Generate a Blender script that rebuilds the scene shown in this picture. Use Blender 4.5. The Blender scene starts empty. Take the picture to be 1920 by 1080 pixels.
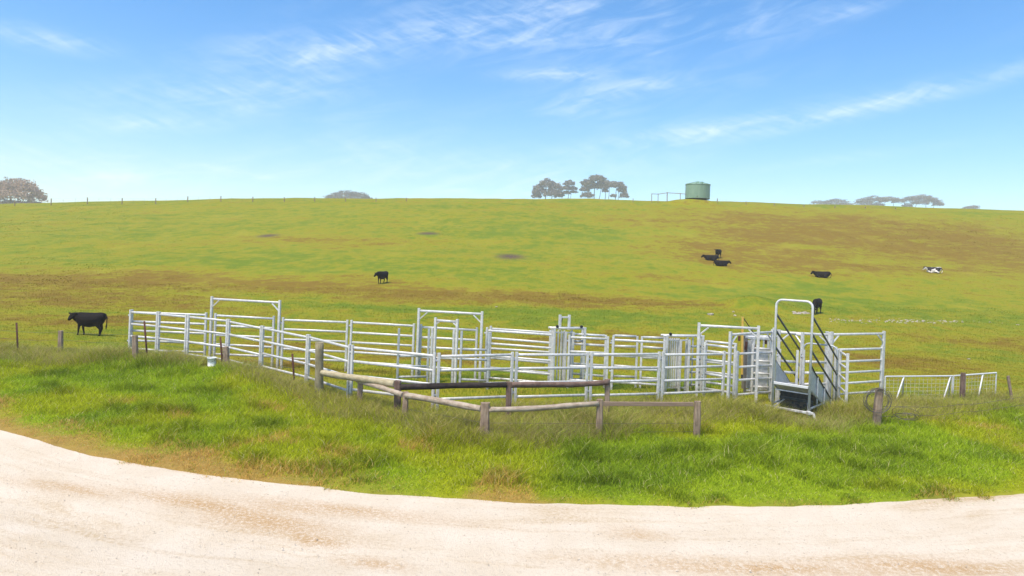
import bpy, bmesh, math, random
import numpy as np
from mathutils import Vector, Matrix

random.seed(7)
RNG = np.random.default_rng(7)
SC = bpy.context.scene
COL = SC.collection
R = math.radians

# ------------------------------------------------------------------ camera
F, CX, CY, EYE, ROLL = 1280.0, 960.0, 484.0, 4.7, R(2.2)
CR, SR = math.cos(ROLL), math.sin(ROLL)
cam_d = bpy.data.cameras.new('camera')
cam_d.sensor_width = 36.0
cam_d.lens = 36.0 * F / 1920.0
cam_d.shift_y = -(540.0 - CY) / 1920.0
cam_d.clip_start = 0.1
cam_d.clip_end = 20000.0
cam = bpy.data.objects.new('camera', cam_d)
COL.objects.link(cam)
cam.matrix_world = Matrix(((CR, -SR, 0, 0), (0, 0, -1, 0), (SR, CR, 0, EYE), (0, 0, 0, 1)))
SC.camera = cam

def ray(px, py):
    dx, dy = px - CX, CY - py
    u = dx * CR - dy * SR
    v = dx * SR + dy * CR
    return u / F, v / F            # x per metre of depth, z per metre of depth

def atz(px, py, z=0.0):            # the point of a level plane seen at a photo pixel
    a, b = ray(px, py)
    d = (z - EYE) / b
    return Vector((a * d, d, z))

def aty(px, py, d):                # the point at a known distance seen at a photo pixel
    a, b = ray(px, py)
    return Vector((a * d, d, EYE + b * d))

# ------------------------------------------------------------------ world and sun
SUN_AZ, SUN_EL = R(222), R(64)     # azimuth clockwise from +Y: behind the camera, to the left
world = bpy.data.worlds.new('World')
SC.world = world
world.use_nodes = True
wn, wl = world.node_tree.nodes, world.node_tree.links
wn.clear()
w_out = wn.new('ShaderNodeOutputWorld')
w_bg = wn.new('ShaderNodeBackground')
w_bg.inputs['Strength'].default_value = 0.132
sky = wn.new('ShaderNodeTexSky')
sky.sky_type = 'NISHITA'
sky.sun_disc = False
sky.sun_elevation = SUN_EL
sky.sun_rotation = SUN_AZ
sky.altitude = 0
sky.air_density = 1.0
sky.dust_density = 0.6
sky.ozone_density = 3.0

def wmath(op, a, b=None, c=None, clamp=False):
    n = wn.new('ShaderNodeMath'); n.operation = op; n.use_clamp = clamp
    for i, v in enumerate((a, b, c)):
        if v is None: continue
        if isinstance(v, (int, float)): n.inputs[i].default_value = v
        else: wl.new(v, n.inputs[i])
    return n.outputs[0]

tc = wn.new('ShaderNodeTexCoord')
sep = wn.new('ShaderNodeSeparateXYZ'); wl.new(tc.outputs['Generated'], sep.inputs[0])
az = wmath('ARCTAN2', sep.outputs['X'], sep.outputs['Y'])
el = wmath('ARCSINE', sep.outputs['Z'])

def wnoise(rot, sx, sy, scale, detail, rough, off=0.0, distort=0.0):
    c, s = math.cos(rot), math.sin(rot)
    p = wmath('ADD', wmath('MULTIPLY', az, c), wmath('MULTIPLY', el, s))
    q = wmath('SUBTRACT', wmath('MULTIPLY', el, c), wmath('MULTIPLY', az, s))
    cb = wn.new('ShaderNodeCombineXYZ')
    wl.new(wmath('MULTIPLY', p, sx), cb.inputs[0]); wl.new(wmath('MULTIPLY', q, sy), cb.inputs[1]); cb.inputs[2].default_value = off
    n = wn.new('ShaderNodeTexNoise')
    n.inputs['Scale'].default_value = scale; n.inputs['Detail'].default_value = detail
    n.inputs['Roughness'].default_value = rough; n.inputs['Distortion'].default_value = distort
    wl.new(cb.outputs[0], n.inputs['Vector'])
    return n.outputs['Fac']

def wramp(v, lo, hi):
    n = wn.new('ShaderNodeMapRange'); n.interpolation_type = 'SMOOTHSTEP'
    n.inputs['From Min'].default_value = lo; n.inputs['From Max'].default_value = hi
    wl.new(v, n.inputs['Value']); return n.outputs[0]

azel = wn.new('ShaderNodeCombineXYZ'); wl.new(az, azel.inputs[0]); wl.new(el, azel.inputs[1])
def wblob(px, py, lx, ly, tilt, amp):   # one bank of cirrus: a soft ellipse of the sky
    a, b = ray(px, py)
    a0 = math.atan(a); e0 = math.atan(b * math.cos(a0))
    mp = wn.new('ShaderNodeMapping'); mp.vector_type = 'TEXTURE'
    mp.inputs['Location'].default_value = (a0, e0, 0); mp.inputs['Rotation'].default_value = (0, 0, tilt)
    mp.inputs['Scale'].default_value = (2.0 * lx / F, 2.0 * ly / F, 1)
    wl.new(azel.outputs[0], mp.inputs['Vector'])
    g = wn.new('ShaderNodeTexGradient'); g.gradient_type = 'QUADRATIC_SPHERE'
    wl.new(mp.outputs[0], g.inputs['Vector'])
    return wmath('MULTIPLY', g.outputs['Fac'], amp * 1.3)

wisp = wramp(wnoise(R(14), 5.0, 22.0, 2.2, 5.0, 0.62, 1.3, 0.7), 0.34, 0.86)
fib = wramp(wnoise(R(-18), 9.0, 60.0, 2.0, 3.0, 0.55, 4.1, 0.4), 0.28, 0.85)
broad = wramp(wnoise(R(8), 2.0, 7.0, 1.2, 2.0, 0.5, 7.7), 0.42, 0.75)
banks = None
for b in ((640, 88, 230, 36, R(14), .80), (880, 44, 210, 34, R(10), .85), (950, 72, 140, 20, R(4), .6), (420, 170, 240, 30, R(12), .6),
          (290, 228, 120, 20, R(8), .75), (450, 205, 80, 16, R(16), .6), (1035, 138, 110, 11, R(4), .8),
          (1170, 175, 110, 16, R(14), .5), (1600, 205, 280, 16, R(10), .95), (1330, 245, 280, 18, R(9), .85),
          (1580, 24, 60, 12, R(6), .6), (100, 76, 80, 16, R(0), .7), (440, 322, 80, 7, R(-6), .7), (180, 335, 130, 16, R(10), .75),
          (60, 290, 160, 40, R(0), .5), (720, 275, 160, 18, R(0), .4), (1560, 300, 150, 9, R(6), .35), (850, 300, 400, 40, 0, .25)):
    v = wblob(*b)
    banks = v if banks is None else wmath('MAXIMUM', banks, v)
cl = wmath('MULTIPLY', banks, wmath('ADD', wmath('MULTIPLY', wisp, 0.44), wmath('MULTIPLY', fib, 0.30)))
thin = wmath('MULTIPLY', wmath('MULTIPLY', wisp, broad), 0.30)
cl = wmath('MINIMUM', wmath('ADD', cl, thin), 0.85)
hs = wn.new('ShaderNodeHueSaturation')
hs.inputs['Saturation'].default_value = 1.38
wl.new(sky.outputs[0], hs.inputs['Color'])
mixc = wn.new('ShaderNodeMix'); mixc.data_type = 'RGBA'
wl.new(cl, mixc.inputs['Factor'])
wl.new(hs.outputs[0], mixc.inputs[6])
mixc.inputs[7].default_value = (5.6, 6.0, 6.3, 1)
wl.new(mixc.outputs[2], w_bg.inputs['Color'])
wl.new(w_bg.outputs[0], w_out.inputs['Surface'])

sun_d = bpy.data.lights.new('sun', 'SUN')
sun_d.energy = 3.3
sun_d.angle = R(12)
sun_d.color = (1.0, 0.91, 0.78)
sun = bpy.data.objects.new('sun', sun_d)
COL.objects.link(sun)
sdir = Vector((math.sin(SUN_AZ) * math.cos(SUN_EL), math.cos(SUN_AZ) * math.cos(SUN_EL), math.sin(SUN_EL)))
sun.rotation_euler = sdir.to_track_quat('Z', 'Y').to_euler()
sun.location = sdir * 60

vs = SC.view_settings
vs.view_transform = 'Standard'; vs.look = 'None'; vs.gamma = 1.0; vs.use_curve_mapping = False
vs.exposure = 0.76
SC.cycles.use_denoising = True
SC.cycles.max_bounces = 6
SC.cycles.volume_bounces = 2
world.cycles.sampling_method = 'MANUAL'
world.cycles.sample_map_resolution = 256

# ------------------------------------------------------------------ numeric noise
_TAB = RNG.random((256, 256))
def vnoise(x, y):
    x = np.asarray(x, float); y = np.asarray(y, float)
    xi = np.floor(x).astype(int); yi = np.floor(y).astype(int)
    fx = x - xi; fy = y - yi
    fx = fx * fx * (3 - 2 * fx); fy = fy * fy * (3 - 2 * fy)
    a = _TAB[xi & 255, yi & 255]; b = _TAB[(xi + 1) & 255, yi & 255]
    c = _TAB[xi & 255, (yi + 1) & 255]; d = _TAB[(xi + 1) & 255, (yi + 1) & 255]
    return (a * (1 - fx) + b * fx) * (1 - fy) + (c * (1 - fx) + d * fx) * fy
def fbm(x, y, o=4):
    s = 0; a = 0.5; t = 0
    for i in range(o):
        s = s + a * vnoise(x * 2 ** i + 17.3 * i, y * 2 ** i + 9.1 * i); t += a; a *= .55
    return s / t
def sst(v, lo, hi):
    t = np.clip((v - lo) / (hi - lo), 0, 1)
    return t * t * (3 - 2 * t)

# ------------------------------------------------------------------ terrain
edge_px = [(0, 801), (60, 818), (122, 835), (204, 854), (257, 864), (367, 884), (489, 901), (640, 915), (825, 929), (980, 937), (1205, 943), (1355, 945), (1480, 943), (1613, 940), (1713, 934), (1920, 919)]
edge_w = [atz(a, b, -.03) for a, b in edge_px]
EX = np.array([-60, -30] + [p.x for p in edge_w] + [20, 60])
EY = np.array([60, 31] + [p.y for p in edge_w] + [16.6, 26])
def road_edge(x):
    x = np.asarray(x, float)
    return np.interp(x, EX, EY) + (fbm(x * 1.6, x * .31 + 4) - .5) * .22
tops = [(243.3, 580.6), (297.5, 584.4), (351.7, 590), (428.7, 598.3), (491.9, 610.8), (578.7, 627.3), (657.7, 646.5), (819, 662), (965, 660), (1105.8, 660), (1240, 659.7), (1361, 658.3)]
HF = [2.03, 2.03, 2.03, 1.98, 1.90, 1.84, 1.8, 1.8, 1.8, 1.8, 1.8, 1.8]     # panel heights along the near side
PF = [atz(x, y, h) for (x, y), h in zip(tops, HF)]
yfx = np.array([-60] + [p.x for p in PF] + [8.6, 9.6, 12, 14, 30]); yfy = np.array([34.0] + [p.y for p in PF] + [22.4, 21.4, 23.5, 24.6, 30])
def yard_front(x): return np.interp(x, yfx, yfy)
MOUND = aty(1415, 586, 60)
def smin(a, b, k):
    h = np.clip(.5 + .5 * (b - a) / k, 0, 1)
    return b * (1 - h) + a * h - k * h * (1 - h)
def T(x, y):
    x = np.asarray(x, float); y = np.asarray(y, float)
    a = np.clip(x / np.maximum(y, 40), -1.1, 1.1)
    S = .0850 + .031 * a - .0225 * a * a
    zc = EYE + 150 * S
    t = np.maximum(y - 38, 0) / 112.0
    hill = zc * np.power(t, 1.6)
    far = EYE + y * S - .0085 * (y - 150) + .4
    far = np.where(y > 1200, far - (np.maximum(y - 1200, 0)) * .03, far)
    z = np.where(y > 90, smin(hill, far, 1.6), hill)
    z = z + (fbm(x * .06, y * .06) - .5) * .9 * sst(y, 45, 80)
    z = z + (fbm(x * .5 + 40, y * .5) - .5) * .22 * (1 - sst(y, 60, 90)) * sst(y - road_edge(x), .2, 2)
    dm = ((x - MOUND.x) / 2.4) ** 2 + ((y - MOUND.y) / 2.2) ** 2
    z = z + .75 * np.exp(-dm)
    z = z - .22 * np.exp(-(((x - 9.5) / 1.3) ** 2 + ((y - 21.2) / 1.1) ** 2))
    bx = sst(x, -17.5, -14.5) * (1 - sst(x, -9.5, -5.5))
    z = z + .42 * bx * np.exp(-((yard_front(x) - y - 1.5) / 1.25) ** 2)       # grassy bank in front of the left pens
    tk = aty(1300, 373.2, 150.0)
    z = z + np.maximum(tk.z - .12 - z, 0) * np.exp(-(((x - tk.x) / 5.5) ** 2 + ((y - tk.y) / 4) ** 2) ** 2)
    z = z - .16 * (1 - sst(y - road_edge(x), -.5, .35))
    return z
def Tz(x, y):
    return float(T(np.array([x]), np.array([y]))[0])
def hit(px, py):                  # where the sight line through a photo pixel meets the ground
    a, b = ray(px, py)
    ds = np.arange(9, 170, .1)
    z = EYE + b * ds
    g = T(a * ds, ds)
    k = np.argmax(z <= g)
    d = ds[k] if z[k] <= g[k] else 150.0
    return Vector((a * d, d, Tz(a * d, d)))

# dry and fresh patches of pasture, as ellipses on the ground
def patch(px, py, rx, ry):
    c = hit(px, py); n = hit(px, min(py + ry, 1000)); f = hit(px, max(py - ry, 374))
    return c.x, c.y, rx * c.y / F, max(1.0, (f.y - n.y) / 2)
DRY = [patch(*p) + (w,) for *p, w in ((150, 528, 430, 24, 1.0), (120, 560, 380, 22, .75), (560, 540, 320, 22, .95), (880, 553, 330, 14, 1.0), (1130, 567, 250, 13, 1.0),
       (1560, 436, 350, 44, 1.0), (1810, 458, 290, 54, 1.0), (1400, 470, 220, 38, .9), (1330, 490, 90, 16, .9), (1860, 505, 190, 18, .7), (1250, 418, 140, 18, .6), (1620, 500, 240, 18, .7),
       (1650, 690, 170, 22, .8), (150, 600, 280, 12, .7), (720, 655, 280, 14, .9), (430, 680, 220, 12, .8), (1150, 645, 180, 16, .7), (600, 452, 240, 12, .45), (1250, 520, 200, 8, .5), (1900, 640, 200, 14, .5))]
LUSH = [patch(*p) + (w,) for *p, w in ((650, 575, 280, 12, .9), (1120, 595, 320, 14, .9), (1000, 435, 220, 30, .8), (1560, 570, 320, 16, .8), (480, 490, 380, 18, .8), (1290, 440, 90, 12, .7),
       (1520, 462, 30, 6, .8), (1650, 440, 60, 5, .6), (820, 720, 150, 16, 1.0), (1000, 735, 160, 14, 1.0), (1250, 725, 130, 12, 1.0), (960, 520, 340, 12, .8), (1400, 540, 300, 10, .7), (200, 440, 220, 10, .4), (1750, 590, 300, 12, .7))]
BARE = [patch(*p) + (1.0,) for p in ((957, 481, 26, 5), (503, 442, 18, 3), (803, 438, 20, 2.4))]
def field(lst, x, y):
    s = np.zeros_like(np.asarray(x, float))
    for cx, cy, rx, ry, w in lst:
        r2 = ((x - cx) / rx) ** 2 + ((y - cy) / ry) ** 2
        s = np.maximum(s, w * np.exp(-r2 ** 1.5))
    return s
def dryness(x, y):
    wob = (fbm(x * .12 + 5, y * .12) - .5)
    d = field(DRY, x + wob * 9, y + wob * 9)
    l = field(LUSH, x + wob * 7, y + wob * 7)
    n = fbm(x * .25 + 70, y * .25 + 3)
    n2 = fbm(x * .9 + 30, y * .9 + 31)
    return np.clip(.36 + .60 * d - .24 * l + (n - .5) * .40 + (n2 - .5) * .7 + (fbm(x * .10 + 9, y * .45 + 13) - .5) * .5, 0, 1)

def new_mesh(name, V, Fc, smooth=False):
    me = bpy.data.meshes.new(name)
    V = np.asarray(V, np.float32)
    me.vertices.add(len(V)); me.vertices.foreach_set('co', V.ravel())
    Fc = np.asarray(Fc, np.int32)
    n, k = Fc.shape
    me.loops.add(n * k); me.loops.foreach_set('vertex_index', Fc.ravel())
    me.polygons.add(n); me.polygons.foreach_set('loop_start', np.arange(0, n * k, k, dtype=np.int32))
    if smooth: me.polygons.foreach_set('use_smooth', np.ones(n, bool))
    me.update(calc_edges=True)
    return me
def add_obj(name, me, mat=None):
    o = bpy.data.objects.new(name, me); COL.objects.link(o)
    if mat and not me.materials: me.materials.append(mat)
    return o
def set_col(me, name, C):
    at = me.color_attributes.new(name, 'FLOAT_COLOR', 'POINT')
    C = np.asarray(C, np.float32)
    if C.shape[1] == 3: C = np.concatenate([C, np.ones((len(C), 1), np.float32)], 1)
    at.data.foreach_set('color', C.ravel())

# ------------------------------------------------------------------ materials
class NT:
    def __init__(s, name):
        s.m = bpy.data.materials.new(name); s.m.use_nodes = True
        s.n, s.l = s.m.node_tree.nodes, s.m.node_tree.links
        s.n.clear(); s.out = s.n.new('ShaderNodeOutputMaterial')
    def put(s, sock, v):
        if isinstance(v, bpy.types.NodeSocket): s.l.new(v, sock)
        elif isinstance(v, (tuple, list)) and len(v) == 3 and sock.type == 'RGBA': sock.default_value = (*v, 1)
        else: sock.default_value = v
    def pos(s, scale=(1, 1, 1), obj=False):
        t = s.n.new('ShaderNodeTexCoord').outputs['Object'] if obj else s.n.new('ShaderNodeNewGeometry').outputs['Position']
        mp = s.n.new('ShaderNodeMapping'); mp.inputs['Scale'].default_value = scale
        s.l.new(t, mp.inputs['Vector']); return mp.outputs[0]
    def noise(s, vec, scale, detail=4, rough=.55, dist=0.):
        n = s.n.new('ShaderNodeTexNoise'); s.l.new(vec, n.inputs['Vector'])
        n.inputs['Scale'].default_value = scale; n.inputs['Detail'].default_value = detail
        n.inputs['Roughness'].default_value = rough; n.inputs['Distortion'].default_value = dist
        return n.outputs['Fac']
    def ramp(s, v, lo, hi, a=0., b=1.):
        n = s.n.new('ShaderNodeMapRange'); n.interpolation_type = 'SMOOTHSTEP'
        s.l.new(v, n.inputs['Value'])
        for k, x in zip(('From Min', 'From Max', 'To Min', 'To Max'), (lo, hi, a, b)): n.inputs[k].default_value = x
        return n.outputs[0]
    def mix(s, f, a, b, mode='MIX'):
        n = s.n.new('ShaderNodeMix'); n.data_type = 'RGBA'; n.blend_type = mode
        s.put(n.inputs['Factor'], f); s.put(n.inputs[6], a); s.put(n.inputs[7], b); return n.outputs[2]
    def math(s, op, a, b):
        n = s.n.new('ShaderNodeMath'); n.operation = op; s.put(n.inputs[0], a); s.put(n.inputs[1], b); return n.outputs[0]
    def attr(s, name):
        n = s.n.new('ShaderNodeAttribute'); n.attribute_name = name; return n
    def bump(s, h, strength, dist):
        n = s.n.new('ShaderNodeBump'); n.inputs['Strength'].default_value = strength; n.inputs['Distance'].default_value = dist
        s.l.new(h, n.inputs['Height']); return n.outputs[0]
    def bsdf(s, color, rough=.6, metal=0., normal=None, spec=.5):
        b = s.n.new('ShaderNodeBsdfPrincipled')
        s.put(b.inputs['Base Color'], color); s.put(b.inputs['Roughness'], rough); s.put(b.inputs['Metallic'], metal)
        b.inputs['Specular IOR Level'].default_value = spec
        if normal: s.l.new(normal, b.inputs['Normal'])
        s.l.new(b.outputs[0], s.out.inputs['Surface']); return s.m

def mk_galv(name, c0, c1, rust=.25, metal=.35, rough=.42):
    t = NT(name); p = t.pos()
    c = t.mix(t.ramp(t.noise(p, 9, 5, .65), .3, .7), c0, c1)
    c = t.mix(t.ramp(t.noise(p, 55, 3, .6), .45, .75, 0, .35), c, tuple(v * .72 for v in c0))
    r = t.ramp(t.noise(t.pos((3, 3, 1.2)), 2.3, 6, .7), .66, .80, 0, rust)
    c = t.mix(r, c, (.24, .13, .07))
    oi = t.n.new('ShaderNodeObjectInfo').outputs['Random']
    c = t.mix(t.ramp(oi, 0, 1, 0, .22), c, tuple(v * .62 for v in c0))
    sz = t.n.new('ShaderNodeSeparateXYZ'); t.l.new(t.n.new('ShaderNodeNewGeometry').outputs['Position'], sz.inputs[0])
    mud = t.math('MULTIPLY', t.ramp(sz.outputs['Z'], .75, .0), t.ramp(t.noise(p, 7, 5, .7), .40, .62, 0, .75))
    c = t.mix(mud, c, (.20, .15, .09))
    return t.bsdf(c, t.ramp(t.noise(p, 20), .3, .7, rough - .08, rough + .12), metal)
M = {}
M['galv'] = mk_galv('galvanised_steel', (.58, .565, .535), (.79, .775, .74), .5, .2, .46)
M['galv_dull'] = mk_galv('weathered_galvanised_steel', (.42, .44, .45), (.64, .66, .66), .45, .25, .52)
M['dark_rail'] = mk_galv('dark_shaded_steel', (.030, .040, .038), (.065, .075, .07), .15, .0, .45)  # near-black green holds the underside shade of the ramp's steel rails
M['sheet'] = mk_galv('galvanised_sheet', (.46, .48, .49), (.64, .66, .66), .35, .3, .42)
M['white_pipe'] = mk_galv('white_pipe', (.62, .62, .60), (.78, .78, .76), .35, .1, .5)
M['rusty'] = mk_galv('rusty_steel', (.085, .030, .022), (.15, .055, .035), .3, .1, .8)
M['dull_brown'] = mk_galv('stained_steel', (.17, .145, .12), (.27, .24, .205), .4, .1, .7)
M['black'] = mk_galv('black_rubber', (.012, .012, .013), (.03, .03, .03), 0, 0, .6)
M['yellow'] = mk_galv('yellow_paint', (.72, .42, .06), (.80, .55, .14), .3, 0, .5)
M['wire'] = mk_galv('wire', (.10, .085, .07), (.2, .18, .15), .5, .3, .6)
M['lightwire'] = mk_galv('light_wire', (.55, .52, .42), (.7, .68, .58), .3, .2, .6)
def mk_wood(name, c0, c1, c2):
    t = NT(name)
    c = t.mix(t.ramp(t.noise(t.pos((1, 1, 1), True), 6, 5, .6), .3, .7), c0, c1)
    c = t.mix(t.ramp(t.noise(t.pos((2, 40, 40), True), 1.2, 5, .7, .3), .48, .66, 0, .75), c, c2)
    h = t.noise(t.pos((2, 40, 40), True), 1.2, 6, .7, .3)
    return t.bsdf(c, .85, 0, t.bump(h, .7, .02), .2)
M['log_pale'] = mk_wood('weathered_pale_log', (.33, .255, .185), (.48, .40, .305), (.18, .125, .085))
M['log_pine'] = mk_wood('treated_pine', (.40, .33, .20), (.50, .43, .28), (.24, .19, .11))
M['log_dark'] = mk_wood('charred_log', (.022, .017, .015), (.05, .038, .032), (.010, .008, .008))
M['log_brown'] = mk_wood('brown_hardwood_log', (.14, .085, .065), (.22, .15, .115), (.06, .035, .028))
M['post_wood'] = mk_wood('grey_brown_hardwood', (.25, .17, .115), (.38, .28, .20), (.10, .062, .042))
M['post_pine'] = mk_wood('green_grey_pine', (.22, .19, .11), (.34, .29, .18), (.11, .095, .055))

t = NT('green_tank_steel')
M['tank'] = t.bsdf(t.mix(t.ramp(t.noise(t.pos((1, 1, .4)), 1.5, 4), .3, .7), (.19, .30, .20), (.23, .34, .24)), .45, .0)
t = NT('pale_green_roof_steel')
M['tank_roof'] = t.bsdf(t.mix(t.noise(t.pos(), 2, 3), (.28, .46, .34), (.36, .55, .42)), .4, .0)
t = NT('white_plastic')
M['bucket'] = t.bsdf(t.mix(t.noise(t.pos(), 12, 3), (.72, .72, .70), (.85, .85, .84)), .35)
t = NT('limestone')
M['stone'] = t.bsdf(t.mix(t.ramp(t.noise(t.pos(), 9, 5, .65), .35, .65), (.30, .25, .19), (.52, .46, .38)), .9, 0, None, .2)
t = NT('black_hide')
M['hide'] = t.bsdf(t.mix(t.noise(t.pos(), 8, 4), (.006, .0045, .0045), (.014, .010, .009)), .75, 0, t.bump(t.noise(t.pos(), 60, 3), .2, .01), .12)
t = NT('black_and_white_hide')
pf = t.ramp(t.noise(t.pos((1, 1, 1), True), 2.1, 1, .4, .3), .475, .50)
M['hide_pied'] = t.bsdf(t.mix(pf, (.013, .011, .011), (.78, .70, .63)), .65, 0, None, .3)

# pasture
t = NT('pasture')
dr = t.attr('dry').outputs['Fac']
p = t.pos()
n1 = t.noise(p, .9, 6, .7); n2 = t.noise(p, 4.0, 6, .75); n3 = t.noise(t.pos((1, .5, 1)), .22, 4, .6)
k = t.math('ADD', dr, t.math('MULTIPLY', t.math('SUBTRACT', n1, .5), 1.5))
k = t.math('ADD', k, t.math('MULTIPLY', t.math('SUBTRACT', n2, .5), 1.3))
c = t.mix(t.ramp(k, .0, .52), (.128, .182, .008), (.250, .232, .010))
c = t.mix(t.ramp(k, .40, 1.02), c, (.190, .118, .013))
c = t.mix(t.ramp(n2, .50, .72, 0, .45), c, (.10, .11, .025))
c = t.mix(t.ramp(n3, .5, .8, 0, .35), c, (.33, .29, .03))
vt = t.attr('verge')
vc = t.mix(t.ramp(n2, .35, .7, 0, .6), vt.outputs['Color'], t.mix(.5, vt.outputs['Color'], (.06, .07, .012)))
c = t.mix(vt.outputs['Alpha'], c, vc)
c = t.mix(t.attr('bare').outputs['Fac'], c, (.10, .068, .048))
M['pasture'] = t.bsdf(c, .95, 0, t.bump(t.math('ADD', n1, n2), .6, .10), .1)

# grass blades: the colour of each blade is its own
def mk_blade(name):
    t = NT(name)
    col = t.attr('blade').outputs['Color']
    d = t.n.new('ShaderNodeBsdfPrincipled'); t.put(d.inputs['Base Color'], col); d.inputs['Roughness'].default_value = .7
    d.inputs['Specular IOR Level'].default_value = .15
    tr = t.n.new('ShaderNodeBsdfTranslucent'); t.put(tr.inputs['Color'], col)
    mx = t.n.new('ShaderNodeMixShader'); mx.inputs[0].default_value = .42
    t.l.new(d.outputs[0], mx.inputs[1]); t.l.new(tr.outputs[0], mx.inputs[2]); t.l.new(mx.outputs[0], t.out.inputs['Surface'])
    return t.m
M['blade'] = mk_blade('grass_blade')

# gravel road
t = NT('pale_gravel')
uv = t.n.new('ShaderNodeUVMap'); uv.uv_map = 'along'
def uvn(sx, sy, scale, det, ro, di=0.):
    mp = t.n.new('ShaderNodeMapping'); mp.inputs['Scale'].default_value = (sx, sy, 1)
    t.l.new(uv.outputs[0], mp.inputs['Vector']); return t.noise(mp.outputs[0], scale, det, ro, di)
p = t.pos()
streak = t.ramp(uvn(.16, .85, 1.0, 5, .6, .4), .52, .70)
streak2 = t.ramp(uvn(.10, 1.9, 1.3, 5, .65, .3), .50, .72)
grit = t.noise(p, 14, 6, .75); fine = t.noise(p, 60, 4, .7)
c = t.mix(t.ramp(t.noise(p, .8, 4), .3, .7), (.72, .60, .445), (.78, .665, .515))
sand = t.math('MULTIPLY', t.math('ADD', t.math('MULTIPLY', streak, .62), t.math('MULTIPLY', streak2, .45)), t.ramp(grit, .30, .62))
c = t.mix(sand, c, (.50, .33, .14))
sd = t.attr('sand').outputs['Fac']
c = t.mix(t.math('MULTIPLY', sd, t.ramp(t.math('ADD', grit, t.math('MULTIPLY', t.math('SUBTRACT', fine, .5), .6)), .34, .56)), c, (.52, .31, .13))
c = t.mix(t.ramp(fine, .56, .76, 0, .7), c, (.40, .30, .20))
c = t.mix(t.ramp(grit, .52, .68, 0, .42), c, (.47, .355, .225))
c = t.mix(t.ramp(t.noise(p, 26, 3, .8), .62, .72, 0, .45), c, (.34, .26, .18))
vor = t.n.new('ShaderNodeTexVoronoi'); vor.inputs['Scale'].default_value = 16; t.l.new(p, vor.inputs['Vector'])
c = t.mix(t.ramp(vor.outputs['Distance'], .0, .13, .35, 0), c, (.36, .29, .23))
M['gravel'] = t.bsdf(c, .95, 0, t.bump(t.math('ADD', grit, fine), .8, .035), .1)
t = NT('pebble')
pc = t.n.new('ShaderNodeNewGeometry').outputs['Random Per Island']
M['pebble'] = t.bsdf(t.mix(t.ramp(pc, 0, 1), (.42, .33, .24), (.70, .61, .49)), .9, 0, None, .2)

# ------------------------------------------------------------------ the verge: where the grass is long, dry, fresh or thatched
def mixc3(a, b, f): return np.asarray(a)[None] * (1 - f[:, None]) + np.asarray(b)[None] * f[:, None]
def verge(X, Y):
    e_ = Y - road_edge(X); yf = yard_front(X)
    cl_ = fbm(X * .9 + 11, Y * .9 + 5, 3); cl2 = fbm(X * .35 + 50, Y * .35 + 20, 3); cl3 = fbm(X * 2.6, Y * 2.6 + 8, 2)
    band = 1.6 + 2.9 * np.exp(-((X - 1.5) / 4.2) ** 2) + .7 * sst(X, 6, 9) + 1.0 * sst(-X, 8, 14)
    dry = sst(band + (cl2 - .5) * 2.4 - (yf - Y), -.5, .9)
    thatch = np.clip(sst(1.5 + (cl_ - .5) * 1.8 - e_, 0, 1.1) * sst(-X, 1.0, 6.5) + .35 * sst(.2 + (cl_ - .5) * .9 - e_, 0, .35) + .55 * sst(cl2 + (cl_ - .5) * .8, .74, .82) * (1 - dry), 0, 1)
    return e_, yf, cl_, cl2, cl3, dry, thatch
def verge_green(cl_, cl2, cl3, jit):
    g = mixc3((.235, .305, .010), (.150, .215, .010), np.clip((cl_ - .36) * 2.6 + jit, 0, 1))
    y = sst(cl2, .40, .62)[:, None] * .75
    return g * (1 - y) + np.array((.300, .310, .008))[None] * y

# ------------------------------------------------------------------ ground sheet
def warp(lo, hi, dense_lo, dense_hi, step, grow):
    a = list(np.arange(dense_lo, dense_hi + 1e-6, step))
    s, v = step, dense_hi
    while v < hi: s *= grow; v += s; a.append(min(v, hi))
    s, v = step, dense_lo
    while v > lo: s *= grow; v -= s; a.insert(0, max(v, lo))
    return np.array(sorted(set(np.round(a, 4))))
gx = warp(-820, 820, -30, 30, .28, 1.045)
gy = np.concatenate([warp(-300, 46, 9, 46, .24, 1.25), warp(46.5, 175, 46.5, 175, .8, 1.0)[0:], warp(176, 880, 176, 177, 1.0, 1.06)])
gy = np.array(sorted(set(np.round(gy, 4))))
GX, GY = np.meshgrid(gx, gy)
GZ = T(GX, GY)
nx, ny = len(gx), len(gy)
V = np.stack([GX.ravel(), GY.ravel(), GZ.ravel()], 1)
idx = np.arange(nx * ny).reshape(ny, nx)
FA = np.stack([idx[:-1, :-1].ravel(), idx[:-1, 1:].ravel(), idx[1:, 1:].ravel(), idx[1:, :-1].ravel()], 1)
me = new_mesh('pasture_ground', V, FA, True)
for nm, val in (('dry', dryness(V[:, 0], V[:, 1])), ('bare', field(BARE, V[:, 0], V[:, 1]))):
    at = me.attributes.new(nm, 'FLOAT', 'POINT'); at.data.foreach_set('value', val.astype(np.float32))
e_, yf, cl_, cl2, cl3, dry, thatch = verge(V[:, 0], V[:, 1])
Cg = verge_green(cl_, cl2, cl3, 0.0)
Cg = Cg * (1 - dry)[:, None] + np.array((.165, .160, .032))[None] * dry[:, None]
Cg = Cg * (1 - thatch)[:, None] + np.array((.34, .215, .055))[None] * thatch[:, None]
al = sst(yf + .6 + 1.3 * sst(-V[:, 0], 10, 15) + (cl_ - .5) * 1.5 - V[:, 1], -.4, .8)
set_col(me, 'verge', np.concatenate([Cg, al[:, None]], 1))
o = add_obj('pasture_ground', me, M['pasture']); o['kind'] = 'structure'; o['label'] = 'green and brown pasture rising to a long hill crest'

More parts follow.
